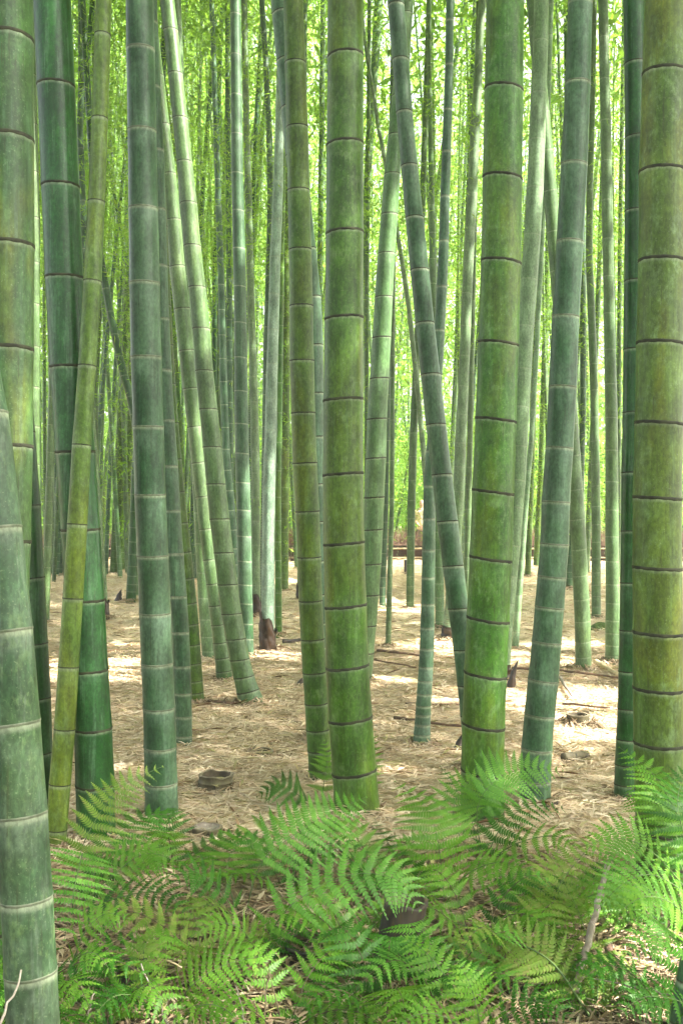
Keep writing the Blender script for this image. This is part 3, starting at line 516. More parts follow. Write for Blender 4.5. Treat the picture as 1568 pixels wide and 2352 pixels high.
# --- individual but indistinguishable culms far off
def far_culm(x, y, cls, r, lean, label, group):
    z1 = random.uniform(13, 17) if y > 25 else 13
    zn = gen_nodes(.05, z1, .10, .36); bow = random.uniform(-.012, .012)
    xf = lambda z: x + lean * np.asarray(z) + bow * np.asarray(z) ** 2 * .3
    rf = lambda z: r * (1 - .55 * (np.clip(z, 0, None) / z1) ** 1.3)
    V, Fc, dn = build_culm(xf, rf, lambda z: y + 0 * np.asarray(z), zn, -.05, z1, 9, False, (0, 0))
    base = np.array([x, y, 0.])
    tag(mesh_obj('bamboo_culm', V - base, Fc, M[cls], None, base, True, {'dn': dn}), label, 'bamboo', group)
    TIPS.append((float(xf(z1 * .8)), y, z1 * .8))
for i in range(104):
    px = random.uniform(80, 560) if i < 70 else random.uniform(640, 1440); y = random.uniform(16.5 if px < 330 else 19.5, 27)
    if 900 < px < 1000: px += 110
    far_culm((px - 784) / F * y, y, random.choice(['green', 'blue', 'pale', 'sage', 'sage']), random.uniform(.042, .062), random.gauss(.0, .045),
             'slim culm in the dense far rows on this side of the low brush fence', 'far culms before the brush fence')
for i in range(14):
    y = random.uniform(3.5, 18); sd = -1 if i % 2 else 1; x = sd * (.36 * y + random.uniform(.7, 4.5))
    far_culm(x, y, random.choice(['green', 'blue', 'sage', 'olive']), random.uniform(.05, .07), random.gauss(0, .03), 'culm of the grove just outside the left or right edge of the photo', 'culms outside the frame')
FAR = []
for y in sorted(random.uniform(31, 46) for _ in range(190)):
    px = random.uniform(-200, 1770)
    if random.random() < .35: px = random.uniform(80, 700)
    FAR.append(((px - 784) / F * y, y, random.choice(['green', 'sage', 'sage', 'pale', 'pale', 'yellow']), random.uniform(.045, .068), random.gauss(.0, .05)))
for q in FAR[:100]: far_culm(*q, 'very thin far culm in the rows beyond the low brush fence', 'far culms beyond the brush fence')
VV, FF, DD, off = [], [], [], 0        # the rest, farthest of all, read as one mass
for x, y, cl, rr, lean in FAR[100:]:
    V, Fc, dn = build_culm(lambda z: x + lean * np.asarray(z), lambda z: rr * (1 - .55 * (np.clip(z, 0, None) / 17) ** 1.3), lambda z: y + 0 * np.asarray(z), gen_nodes(.05, 17, .10, .36), -.05, 17, 8, False, (0, 0))
    VV.append(V); FF += [tuple(k + off for k in f) for f in Fc]; DD.append(dn); off += len(V)
tag(mesh_obj('far_bamboo_stand', np.concatenate(VV), FF, M['sage'], None, (0, 0, 0), True, {'dn': np.concatenate(DD)}), 'farthest mass of pale culms closing the grove', 'bamboo', kind='stuff')
# ------------------------------------------------------------------ foliage
SUN = np.array(SUN_V); U_ = unit(np.cross(SUN, [0, 1, 0])); V_ = unit(np.cross(SUN, U_))
HOLES = []  # sun-aligned leaf gaps, cut so flecks land on chosen spots
def hole(p, r): p = np.array(p); HOLES.append((p @ U_, p @ V_, r))
def hole_px(px, py, r, d=None): hole(P(px, py, d or dist(py)), r)
for px, py, r in [(930, 1400, .4), (860, 1385, .3), (1000, 1405, .35), (1120, 1500, .25), (1240, 1520, .38), (1170, 1590, .22), (1390, 1640, .30), (1330, 1690, .18), (1230, 1610, .3), (150, 1540, .4), (290, 1520, .25), (200, 1560, .3), 
                  (1040, 1480, .35), (900, 1560, .18), (670, 1340, .5), (1300, 1480, .3), (1430, 1590, .3), (1500, 2230, .22), (1420, 2150, .12), (1540, 2330, .2), (1010, 1610, .14), ]: hole_px(px, py, r)
for i in range(14): y = 10 + i * 45; hole_px(388 + y * .1, y, .42, 7.26)
for i in range(9): y = 20 + i * 60; hole_px(345 + y * .1, y, .3, 8.2)
for i in range(9): y = 20 + i * 60; hole_px(550, y, .3, 9.6)
for i in range(8): y = 300 + i * 60; hole_px(1274 + (y - 300) * .09, y, .25, 8.87)
for i in range(6): y = 100 + i * 130; hole_px(1395, y, .10, 9.28)
for i in range(6): y = 100 + i * 130; hole_px(1098 - y * .04, y, .12, 11)
def carve(C, grow=1.3):
    q = np.stack([C @ U_, C @ V_], -1); keep = np.ones(len(C), bool)
    for a, b, r in HOLES: keep &= ((q[:, 0] - a) ** 2 + (q[:, 1] - b) ** 2) > (r * grow) ** 2
    return keep
def sprays(centres, per, rad, L, droop=.5, wr=.17):
    n = len(centres); C = np.repeat(centres, per, 0)
    R_ = np.repeat(rad, per)[:, None]
    off = rng.normal(size=(n * per, 3)) * np.array([.5, .5, .32]) * R_
    ax = np.repeat(unit(rng.normal(size=(n, 3)) * [1, 1, .3]), per, 0)
    C = C + off + ax * (rng.random((n * per, 1)) - .5) * R_ * 1.6
    D = ax * .7 + rng.normal(size=C.shape) * .55 + np.array([0, 0, -droop])
    Nn = rng.normal(size=C.shape) * .6 + np.array([0, 0, 1.])
    Ls = np.repeat(L, per) * rng.uniform(.6, 1.25, n * per)
    return leaves(C, D, Nn, Ls, Ls * wr * rng.uniform(.8, 1.2, n * per)), C
def px_points(n, d0, d1, fn, xr=(-150, 1720), yr=(-150, 1230)):
    out = []
    while len(out) < n:
        d = random.uniform(d0, d1); px = random.uniform(*xr); py = random.uniform(*yr)
        if d < 34 and 940 < px < 990 and 1110 < py < 1270: continue
        if random.random() < fn(px, py): p = P(px, py, d); out.append(p) if p.z > .25 else None
    return np.array(out)
def dens(px, py):
    v = 1.0 if px < 560 else (.5 if px < 1100 else .42)
    if 840 < px < 1010 and py < 260: v = .16
    if 1180 < px < 1440 and py < 180: v = .14
    if 560 < px < 700 and py < 300: v = min(v, .45)
    if 1330 < px < 1440 and 180 < py < 600: v *= .75
    if py > 650: v *= .8 if px > 620 else .3
    v *= .72 + .5 * math.sin(px * .021 + 1.3 * math.sin(py * .013)) * math.sin(py * .018 + px * .006)
    return max(.03, v)
# near and middle sprays with leaves of true size, then coarser ones farther off
c1 = px_points(520, 9.5, 15, lambda x, y: dens(x, y) * (1 if y < 620 else .12))
c2 = px_points(3300, 15, 25, lambda x, y: dens(x, y) * (1 if y < 800 else .45))
c3 = px_points(3900, 27, 46, dens)
q1, _ = sprays(c1, 46, rng.uniform(.25, .5, len(c1)), np.full(len(c1), .09), droop=.25, wr=.15)
q2, _ = sprays(c2, 58, rng.uniform(.4, .9, len(c2)), np.full(len(c2), .115), droop=.2, wr=.17)
q3, _ = sprays(c3, 60, rng.uniform(.8, 1.8, len(c3)), np.full(len(c3), .21), droop=.15, wr=.24)
q1 = q1[carve(q1[:, 0])]; q2 = q2[carve(q2[:, 0])]
tag(quads_obj('bamboo_foliage', np.concatenate([q1, q2]), M['foliage']), 'lime green bamboo leaves hanging in sprays between the culms', 'bamboo leaves', kind='stuff')
low = px_points(900, 33, 46, lambda x, y: 1, yr=(1010, 1235))
q4, _ = sprays(low, 55, rng.uniform(.7, 1.5, len(low)), np.full(len(low), .26), wr=.3)
back = np.stack([rng.uniform(-34, 34, 2600), rng.uniform(47, 62, 2600), rng.uniform(.3, 27, 2600)], -1)
back = back[~((back[:, 2] > 19) & (abs(back[:, 0] - 6) < 9) & (rng.random(2600) < .75)) & ~((back[:, 0] > 0) & (back[:, 2] > 8) & (rng.random(2600) < .45))]
q5, _ = sprays(back, 34, rng.uniform(1.5, 3, len(back)), np.full(len(back), .75), wr=.34)
tag(quads_obj('distant_foliage', np.concatenate([q3, q4, q5]), M['far_foliage']), 'bright yellow-green far leaf mass closing the grove beyond the brush fence', 'bamboo leaves', kind='stuff')
# crowns overhead that shade the grove; gaps are cut along the sun to place flecks
nc = 5600
cc = np.stack([rng.uniform(-11, 26, nc), rng.uniform(-3, 22, nc), rng.uniform(9.6, 13.5, nc)], -1)
cc = cc[(cc[:, 2] > 1.4 + .56 * cc[:, 1]) | (cc[:, 1] > 17) & (rng.random(nc) < .35)]
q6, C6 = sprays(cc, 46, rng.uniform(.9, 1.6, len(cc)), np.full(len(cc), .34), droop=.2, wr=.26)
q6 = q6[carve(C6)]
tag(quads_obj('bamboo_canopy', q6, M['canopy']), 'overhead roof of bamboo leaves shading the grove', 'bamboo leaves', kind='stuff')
bb = np.stack([rng.uniform(-13, 13, 420), rng.uniform(-11, -5, 420), rng.uniform(.5, 11, 420)], -1)  # leaf sprays added out of view to dim the frontal light
q7, _ = sprays(bb, 44, rng.uniform(.8, 1.5, 420), np.full(420, .30), wr=.26)
tag(quads_obj('leaf_blocker_behind', q7, M['canopy']), 'unseen bamboo leaves added behind the camera to cut frontal light', 'bamboo leaves', kind='stuff')
# ------------------------------------------------------------------ litter
def litter(n, y0, y1, L, name, mat, label, zmax=.03, half=None):
    y = np.sqrt(rng.uniform(y0 ** 2, y1 ** 2, n)); x = rng.uniform(-1, 1, n) * (y * .42 + .7)
    C = np.stack([x, y, gz(x, y) + rng.random(n) * zmax + .004], -1)
    a = rng.uniform(0, 2 * np.pi, n); D = np.stack([np.cos(a), np.sin(a), rng.normal(size=n) * .10], -1)
    Nn = np.stack([rng.normal(size=n) * .2, rng.normal(size=n) * .2, np.ones(n)], -1)
    Ls = L * rng.uniform(.5, 1.4, n)
    return tag(quads_obj(name, leaves(C, D, Nn, Ls, Ls * rng.uniform(.05, .13, n)), mat), label, 'leaf litter', kind='stuff')
litter(26000, 2.0, 4.0, .095, 'leaf_litter', M['litter_dark'], 'dry bamboo leaves under and around the ferns', .035)
litter(135000, 3.9, 10.5, .092, 'leaf_litter', M['litter'], 'carpet of straw-coloured dry bamboo leaves on the clearing floor', .022)
litter(80000, 10, 29, .14, 'leaf_litter', M['litter'], 'straw-coloured dry leaves on the far floor up to the brush fence', .04)
litter(900, 3.9, 14, .17, 'sheath_litter', M['sheath_bits'], 'scattered brown sheath scraps among the straw', .05)
litter(5000, 2, 12, .11, 'leaf_litter', M['litter_green'], 'fading greenish and orange fallen bamboo leaves', .05)
# ------------------------------------------------------------------ fence, wall, hedge
def tube(pts, rads, seg=8, cap=True):
    V, Fc = [], []
    up = Vector((0, 0, 1))
    for i, (p, r) in enumerate(zip(pts, rads)):
        p = Vector(p); t = (Vector(pts[min(i + 1, len(pts) - 1)]) - Vector(pts[max(i - 1, 0)])).normalized()
        a = t.cross(up if abs(t.z) < .9 else Vector((0, 1, 0))).normalized(); b = a.cross(t)
        for j in range(seg):
            th = 2 * math.pi * j / seg; V.append(p + a * math.cos(th) * r + b * math.sin(th) * r)
    for i in range(len(pts) - 1):
        for j in range(seg): Fc.append((i * seg + j, i * seg + (j + 1) % seg, (i + 1) * seg + (j + 1) % seg, (i + 1) * seg + j))
    if cap: Fc.append(tuple(range(seg))[::-1]); Fc.append(tuple((len(pts) - 1) * seg + j for j in range(seg)))
    return V, Fc
def fence():
    y = 28.4; root = empty('brush_fence', (0, y, 0), 'low dark brush fence with a bamboo rail along the far side of the clearing', 'fence')
    n = 5200; x = rng.uniform(-13, 13, n); yy = y + rng.normal(size=n) * .07; h = rng.uniform(.38, .62, n)
    b = np.stack([x, yy - y, np.zeros(n)], -1); dx = rng.normal(size=n) * .07
    t = np.stack([x + dx, yy - y, h], -1); wd = np.array([.009, 0, 0]); wv = np.array([0, .009, 0])
    Q = np.concatenate([np.stack([b - wd, b + wd, t + wd, t - wd], 1), np.stack([b - wv, b + wv, t + wv, t - wv], 1)])
    quads_obj('brush', Q, M['brush'], root)
    n = 11000; x = rng.uniform(-13, 13, n); b = np.stack([x, rng.normal(size=n) * .1, np.full(n, .45)], -1)
    t = np.stack([x + rng.normal(size=n) * .13, rng.normal(size=n) * .14, rng.uniform(.62, .98, n)], -1); wd = np.array([.0045, 0, 0])
    quads_obj('dry_tips', np.stack([b - wd, b + wd, t + wd * .4, t - wd * .4], 1), M['brush_top'], root)
    for z in (.36, .10):
        v, f = tube([(-13 + i, -.13, z + .01 * math.sin(i * 1.7)) for i in range(27)], [.026] * 27); mesh_obj('rail', v, f, M['rail'], root)
    for i in range(14):
        v, f = tube([(-13 + i * 2, -.10, -.05), (-13 + i * 2, -.10, .66)], [.05, .045]); mesh_obj('post', v, f, M['brush'], root)
fence()
def wall():
    root = empty('garden_wall', (10, 38, 0), 'cream plaster garden wall glimpsed beyond the fence at the right', 'wall')
    def box(nm, x0, x1, y0, y1, z0, z1, m):
        V = [(a, b, c) for a in (x0, x1) for b in (y0, y1) for c in (z0, z1)]
        mesh_obj(nm, V, [(0, 1, 3, 2), (4, 6, 7, 5), (0, 4, 5, 1), (2, 3, 7, 6), (0, 2, 6, 4), (1, 5, 7, 3)], m, root, smooth=False)
    box('wall_panel', -3.5, 4.5, 0, .3, -.1, 1.98, M['wall']); box('coping', -3.6, 4.6, -.06, .36, 1.98, 2.08, M['stump'])
wall()
hx = np.stack([rng.uniform(5.5, 15.5, 260), rng.uniform(38.6, 40, 260), rng.uniform(1.8, 3.6, 260)], -1)
hq, _ = sprays(hx, 90, np.full(260, .6), np.full(260, .16), wr=.5)
tag(quads_obj('hedge', hq, M['fern_dark']), 'leafy green hedge rising behind the cream wall', 'hedge')
# ------------------------------------------------------------------ stumps, sticks, moss
def stump(px, py, wpx, hpx, label, mat='stump', hollow=True, lean=(0, 0), rag=.0, name='cut_stump', ridges=2, fill=False):
    d = dist(py); r = wpx / 2 / F * d; h = hpx / F * d; root = empty(name, P(px, py, d), label, 'stump')
    root.location.z = 0; seg = 30; zs = [-.03, 0]
    for i in range(ridges + 1): zs += [h * (i + .45) / (ridges + 1), h * (i + .85) / (ridges + 1), h * (i + .93) / (ridges + 1), h * (i + 1) / (ridges + 1)]
    V = []
    for i, z in enumerate(zs):
        q = 1 + (.045 if (i - 2) % 4 in (2,) and i > 2 else 0) + .05 * (1 - z / h)
        for j in range(seg):
            a = 2 * math.pi * j / seg; zz = z + (rag * math.sin(a * 3 + 1) + rag * .6 * math.sin(a * 7)) * h * max(0, z / h - .6)
            V.append(((r * q + .02 * r * math.sin(a * 2 + 2)) * math.cos(a) + lean[0] * z, r * q * math.sin(a) + lean[1] * z, zz))
    n = len(zs); Fc = [(i * seg + j, i * seg + (j + 1) % seg, (i + 1) * seg + (j + 1) % seg, (i + 1) * seg + j) for i in range(n - 1) for j in range(seg)]
    mesh_obj('stump_wall', V, Fc, M[mat], root)
    top = V[-seg:]; cx, cy = lean[0] * h, lean[1] * h; k = .84
    inn = [((v[0] - cx) * k + cx, (v[1] - cy) * k + cy, v[2]) for v in top]
    mesh_obj('cut_rim', list(top) + inn, [(j, (j + 1) % seg, seg + (j + 1) % seg, seg + j) for j in range(seg)], M['stump_dark' if mat == 'stump_dark' else 'cut'], root)
    FEET.append((root.location.x, root.location.y, r * 1.05))
    dep = h * (.08 if fill else .75)
    low_ = [(v[0], v[1], v[2] - dep) for v in inn] + [(cx, cy, h - dep - .01)]
    mesh_obj('hollow', inn + low_, [(j, seg + j, seg + (j + 1) % seg, (j + 1) % seg) for j in range(seg)] + [(seg + j, 2 * seg, seg + (j + 1) % seg) for j in range(seg)], M['stick' if fill else 'hollow'], root)
    return root
stump(492, 1822, 76, 44, 'round hollow ridged stump left of centre, on the straw above the ferns', rag=.12, lean=(.12, 0))
stump(476, 1928, 66, 30, 'pale-topped low stump half hidden by the ferns left of centre', fill=True, ridges=0, rag=.12)
stump(1326, 1664, 50, 24, 'low hollow stump ring with straw inside, on the sunny floor at the right', ridges=0)
stump(597, 1745, 60, 22, 'very low sunken stump ring between the flared culm and the centre', ridges=0)
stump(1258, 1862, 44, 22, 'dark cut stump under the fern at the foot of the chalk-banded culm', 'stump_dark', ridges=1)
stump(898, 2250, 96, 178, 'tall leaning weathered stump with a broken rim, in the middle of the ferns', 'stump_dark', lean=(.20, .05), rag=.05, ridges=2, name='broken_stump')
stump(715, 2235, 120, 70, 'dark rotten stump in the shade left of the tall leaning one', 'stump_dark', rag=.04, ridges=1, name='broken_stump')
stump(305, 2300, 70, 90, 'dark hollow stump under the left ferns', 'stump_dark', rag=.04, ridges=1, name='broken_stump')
stump(931, 1316, 7, 30, 'tiny dark stub near the fence left of the visitor', 'stump_dark', ridges=0)
def stick(pts, r0, r1, mat, label, name='fallen_stick', cat='stick', nodes=True, wob=.004):
    pts = [Vector(p) for p in pts]; out, rd = [], []
    n = 9
    for i in range(len(pts) - 1):
        for k in range(n):
            t = k / n; out.append(pts[i].lerp(pts[i + 1], t) + Vector((random.uniform(-wob, wob), 0, random.uniform(-wob, wob)))); rd.append(1)
    out.append(pts[-1]); m = len(out)
    rads = [(r0 + (r1 - r0) * i / (m - 1)) * (1.22 if nodes and i % 5 == 3 else 1) for i in range(m)]
    v, f = tube(out, rads, 8); b = Vector((pts[0].x, pts[0].y, 0))
    return tag(mesh_obj(name, [q - b for q in v], f, M[mat], None, b), label, cat)
def gp(px, py, up=.02): d = dist(py); p = P(px, py, d); p.z = up; return p
stick([gp(457, 1614), gp(530, 1620), gp(597, 1618)], .011, .007, 'twig', 'brown stick lying at the foot of the flared crossing culm')
stick([gp(640, 1655), gp(704, 1672)], .010, .006, 'twig', 'short brown stick pointing to the evenly green culm')
stick([gp(644, 1441), gp(690, 1450)], .022, .014, 'straw', 'pale straw stick beside the whitish sheathed culm')
stick([gp(866, 1498), gp(985, 1512)], .014, .009, 'twig', 'long dark stick lying right of the central culm, nearest the thin spotted culm')
stick([gp(905, 1655), gp(1068, 1676)], .012, .007, 'twig', 'long brown stick under the slim wrinkled culm foot')
stick([gp(930, 1622), gp(1060, 1625)], .009, .006, 'twig', 'thin brown stick level with the wrinkled culm foot')
stick([gp(860, 1520), gp(955, 1538)], .008, .006, 'twig', 'short twig in the light patch right of the central culm')
stick([gp(1175, 1540), gp(1290, 1545), gp(1420, 1562)], .012, .008, 'twig', 'long brown stick behind the chalk-banded culm')
stick([gp(1285, 1560), gp(1312, 1604)], .014, .008, 'litter_green' if False else 'stick', 'greenish-grey stick pointing at the low stump ring')
stick([gp(1290, 1622), gp(1400, 1632)], .008, .006, 'twig', 'thin twig just above the low hollow stump ring')
stick([gp(1368, 1526), gp(1421, 1556)], .030, .018, 'straw', 'broad pale split slat left of the dark right-hand culm')
stick([gp(1292, 1752, .03), gp(1348, 1745, .03)], .028, .022, 'stump', 'short split piece of old bamboo on the straw at the right', nodes=False)
stick([gp(650, 1478, .02), gp(692, 1474, .02)], .022, .018, 'stump_dark', 'mossy fallen shell near the whitish sheathed culm', nodes=False)
stick([P(1322, 2276, 2.75), P(1360, 2120, 2.9), P(1396, 1982, 3.05)], .011, .008, 'stick', 'long grey split bamboo stick propped among the right-hand ferns')
stick([P(1388, 2165, 2.95), P(1440, 2260, 2.75), P(1500, 2375, 2.6)], .013, .010, 'speckled', 'dark speckled brown stick in the lower right corner')
for a, b, l in [((325, 2215, 2.6), (392, 2365, 2.5), 'white dead stalk standing in the lower left ferns, right one'), ((218, 2278, 2.6), (196, 2365, 2.5), 'white dead stalk near the frosted culm, short one'),
             ((543, 2265, 2.6), (566, 2362, 2.5), 'white dead stalk at the bottom left of centre'), ((52, 2228, 1.95), (-6, 2370, 1.9), 'grey dead stalk in front of the frosted culm'), ((1350, 2245, 2.6), (1568, 2290, 2.6), 'thin pale wiry stem crossing the lower right corner'),
             ((620, 2230, 2.7), (603, 2362, 2.6), 'thin black wiry stem at the bottom, left of the moss')]:
    stick([P(*a), P(*b)], .0018, .0028, 'stem_brown' if 'black' in l else 'stick', l, 'dead_stalk', 'dead stalk', False, .004)
stick([P(283, 2193, 2.75), P(360, 2196, 2.75), P(418, 2222, 2.7)], .004, .002, 'straw', 'yellow bent dead stem under the left ferns', 'dead_stalk', 'dead stalk', False, .002)
def blob(px, py, rx, ry, h, mat, label, name, cat, sd=0):
    d = dist(py); V, Fc = [], []; nu, nv = 36, 14; b = P(px, py, d); b.z = -.02
    for i in range(nv):
        ph = (i / (nv - 1)) * math.pi / 2
        for j in range(nu):
            a = 2 * math.pi * j / nu; q = 1 + .10 * math.sin(a * 3 + sd) + .07 * math.sin(a * 5 + ph * 4 + sd) + .04 * math.sin(a * 11 + ph * 9)
            V.append((rx * math.cos(ph) * math.cos(a) * q, ry * math.cos(ph) * math.sin(a) * q, h * math.sin(ph) * (1 + .08 * math.sin(a * 4 + ph * 6))))
    Fc = [(i * nu + j, i * nu + (j + 1) % nu, (i + 1) * nu + (j + 1) % nu, (i + 1) * nu + j) for i in range(nv - 1) for j in range(nu)]
    return tag(mesh_obj(name, V, Fc, M[mat], None, b), label, cat)
blob(1377, 1452, .15, .12, .13, 'moss', 'small mossy stump beside the slender many-noded culm', 'mossy_stump', 'stump', 2)
blob(800, 2350, .20, .15, .10, 'moss', 'bright green moss mound at the bottom centre', 'moss_mound', 'moss', 1)
def shoot(px, py, hpx, wpx, label):
    d = dist(py); h = hpx / F * d; r = wpx / F * d / 2; V = []; n = 14; rows = 10
    for i in range(rows):
        t = i / (rows - 1)
        for j in range(n): a = 2 * math.pi * j / n; q = r * (1 - t) ** .8 * (1 + .12 * math.sin(a * 2 + t * 14)) + .002; V.append((q * math.cos(a) + .25 * h * t * t, q * math.sin(a), h * t - .01))
    fc = [(i * n + j, i * n + (j + 1) % n, (i + 1) * n + (j + 1) % n, (i + 1) * n + j) for i in range(rows - 1) for j in range(n)]
    b = P(px, py, d); b.z = 0; tag(mesh_obj('bamboo_shoot', V, fc, M['sheath'], None, b), label, 'bamboo shoot')
shoot(273, 1378, 26, 18, 'small dark pointed shoot on the far straw left of the bluish culm')
shoot(1052, 1722, 40, 26, 'dark dried shoot beside the left foot of the thick right-hand green culm')
shoot(1174, 1575, 62, 20, 'reddish dried shoot at the right edge of the thick right-hand green culm')
shoot(690, 1570, 16, 22, 'small dark shoot tip left of the evenly green culm')
n = 90; a = rng.uniform(0, 2 * np.pi, n); mC = P(800, 2350, dist(2350)); q = np.sqrt(rng.random(n)) * .2
mp = np.stack([mC.x + q * np.cos(a), mC.y + q * .8 * np.sin(a), .085 * np.sqrt(np.clip(1 - (q / .21) ** 2, 0, 1)) + .012], -1)
mD = np.stack([np.cos(a * 7), np.sin(a * 7), rng.normal(size=n) * .2], -1); mL = rng.uniform(.03, .10, n)
tag(quads_obj('leaf_litter', leaves(mp, mD, rng.normal(size=(n, 3)) * .25 + np.array([0, 0, 1.]), mL, mL * .11), M['litter_dark']), 'thin dead leaves fallen on the moss mound', 'leaf litter', kind='stuff')
hp = []
for fx, fy, fr in FEET:
    n = int(90 + 900 * fr); a = rng.uniform(0, 2 * np.pi, n); q = fr * (1.05 + rng.exponential(.7, n))
    hp.append(np.stack([fx + q * np.cos(a), fy + q * np.sin(a), .012 + np.clip(fr * (1.9 - q / fr), 0, 1) * .55 * rng.random(n), a], -1))
hp = np.concatenate(hp); n = len(hp); a = hp[:, 3] + rng.normal(size=n) * 1.1
hD = np.stack([np.cos(a), np.sin(a), -.35 + rng.normal(size=n) * .3], -1); hN = np.stack([np.cos(hp[:, 3]) * .5, np.sin(hp[:, 3]) * .5, np.ones(n)], -1) + rng.normal(size=(n, 3)) * .25
hL = rng.uniform(.05, .13, n); tag(quads_obj('leaf_litter', leaves(hp[:, :3], hD, hN, hL, hL * rng.uniform(.08, .16, n)), M['litter_dark']), 'old leaves heaped round the feet of the culms', 'leaf litter', kind='stuff')
# ------------------------------------------------------------------ ferns
NF = [0]
def frond(parent, pts, width, npair=22, nrm=(0, -.55, .83), mat='fern', droop=.25, sweep=.28, stemr=.0022, bare=.12, stem='stem', sym=(1., 1.)):
    """bipinnate frond: rachis through pts (world), pinna length = width (m)"""
    pts = [Vector(p) for p in pts]; q = [pts[0] * 2 - pts[1]] + pts + [pts[-1] * 2 - pts[-2]]
    def cr(u):
        u = min(max(u, 0), .9999) * (len(pts) - 1); i = int(u); t = u - i; p0, p1, p2, p3 = q[i:i + 4]
        return .5 * ((2 * p1) + (p2 - p0) * t + (2 * p0 - 5 * p1 + 4 * p2 - p3) * t * t + (3 * p1 - p0 - 3 * p2 + p3) * t ** 3)
    Nn0 = Vector(nrm).normalized(); org = parent.location.copy()
    V, Fc = [], []
    nst = 16; v, f = tube([cr(i / nst) - org for i in range(nst + 1)], [stemr * (1 - .75 * i / nst) for i in range(nst + 1)], 5)
    so_ = mesh_obj('frond', v, f, M[stem], parent); NF[0] += 1
    Ltot = sum((cr(i / nst) - cr((i - 1) / nst)).length for i in range(1, nst + 1))
    npair = max(10, int(npair * .64)); step = Ltot * (1 - bare) / npair
    ph = random.random() * 6
    for k in range(npair):
        t = k / (npair - 1); u = bare + (1 - bare) * (t ** .92) * .995
        p = cr(u); T = (cr(min(1, u + .02)) - cr(max(0, u - .02))).normalized()
        N0 = (Nn0 - T * Nn0.dot(T)).normalized(); S0 = T.cross(N0)
        L = width * (.72 + .28 * min(1, t / .18)) * (1 - t ** 1.7) ** .85 + .006
        for sgn, sm in ((1, sym[0]), (-1, sym[1])):
            LL = L * sm * random.uniform(.9, 1.06); sw = sweep + .25 * t + random.uniform(-.05, .05)
            D = (S0 * sgn * math.cos(sw) + T * math.sin(sw)).normalized()
            lift = Vector((0, 0, 1)) * random.uniform(.0, .12)
            tw = random.uniform(-.22, .22); Np = (N0 + T * tw).normalized()
            npin = max(5, int(LL / .0088)); npin = min(npin, 16)
            wmax = min(LL * .19, step * .50) ; wmax = max(wmax, .0040)
            prev = None; prevS = None
            for j in range(npin + 1):
                s = j / npin
                c = p + D * (LL * s) + lift * LL * s - Vector((0, 0, 1)) * (droop * LL * s * s) + T * (.10 * LL * s * s)
                if prev is not None:
                    dv = (c - prev); ds = dv.length; dv = dv / ds; A = Np.cross(dv).normalized(); hw = A * .0007
                    if prevS is None: i0 = len(V); V += [prev + hw - org, prev - hw - org]; prevS = (i0, i0 + 1)
                    i0 = len(V); V += [c + hw * .7 - org, c - hw * .7 - org]; Fc.append((prevS[0], i0, i0 + 1, prevS[1])); prevS = (i0, i0 + 1)
                    if j <= npin:
                        pw = wmax * (1 - max(0, s - .35) / .65 * .9) * (.85 + .15 * min(1, s * 6))
                        for sd in (1, -1):
                            e = (A * sd + dv * .38).normalized(); b0 = prev + dv * ds * .05; b1 = prev + dv * ds * .92
                            sg = Np * (-.16 * pw)
                            i0 = len(V)
                            m0 = b0 + A * sd * pw * .42; m1 = b1 + A * sd * pw * .50; tip = (b0 + b1) * .5 + e * pw * 1.05 + dv * ds * .22 + sg
                            V += [b0 - org, m0 - org, tip - org, m1 - org, b1 - org]; Fc.append((i0, i0 + 1, i0 + 2, i0 + 3, i0 + 4))
                prev = c
    mesh_obj('leaflets', V, Fc, M[mat], so_, smooth=False)
    return so_
def fern(px, py, label, fronds, up=0.):
    root = empty('fern', gp(px, py, up), label, 'fern')
    for fr in fronds:
        pts, kw = fr; frond(root, [P(*p) for p in pts], **kw)
    return root
B = dict
fern(560, 2120, 'fern with a broad bright frond arching up to the foot of the central culm', [
    ([(560, 2120, 3.35), (598, 1985, 3.3), (680, 1915, 3.35), (760, 1866, 3.45), (842, 1830, 3.6)], B(width=.185, npair=26, mat='fern_blue', nrm=(.1, -.75, .65), bare=.28)),
    ([(560, 2120, 3.35), (520, 2010, 3.45), (560, 1930, 3.7), (700, 1880, 4.0), (800, 1900, 4.1)], B(width=.17, npair=24, mat='fern', bare=.25)),
    ([(560, 2120, 3.35), (500, 2040, 3.3), (440, 2000, 3.25), (372, 2030, 3.15)], B(width=.11, npair=18, mat='fern_dark')),
    ([(560, 2120, 3.35), (490, 2080, 3.2), (430, 2090, 3.1)], B(width=.09, npair=16, mat='fern_yellow'))])
fern(620, 2230, 'fern with a cool green frond bending over the tall leaning stump', [
    ([(600, 2215, 2.95), (640, 2110, 2.9), (710, 2050, 2.9), (795, 2010, 2.9), (880, 2010, 2.9), (930, 2035, 2.88), (965, 2092, 2.85)], B(width=.150, npair=28, mat='fern_blue', nrm=(.05, -.72, .68), bare=.12)),
    ([(600, 2215, 2.95), (560, 2140, 2.9), (500, 2120, 2.85), (440, 2150, 2.8)], B(width=.09, npair=18, mat='fern')),
    ([(600, 2215, 2.95), (640, 2160, 3.0), (700, 2120, 3.1), (770, 2130, 3.1)], B(width=.08, npair=18, mat='fern_dark'))])
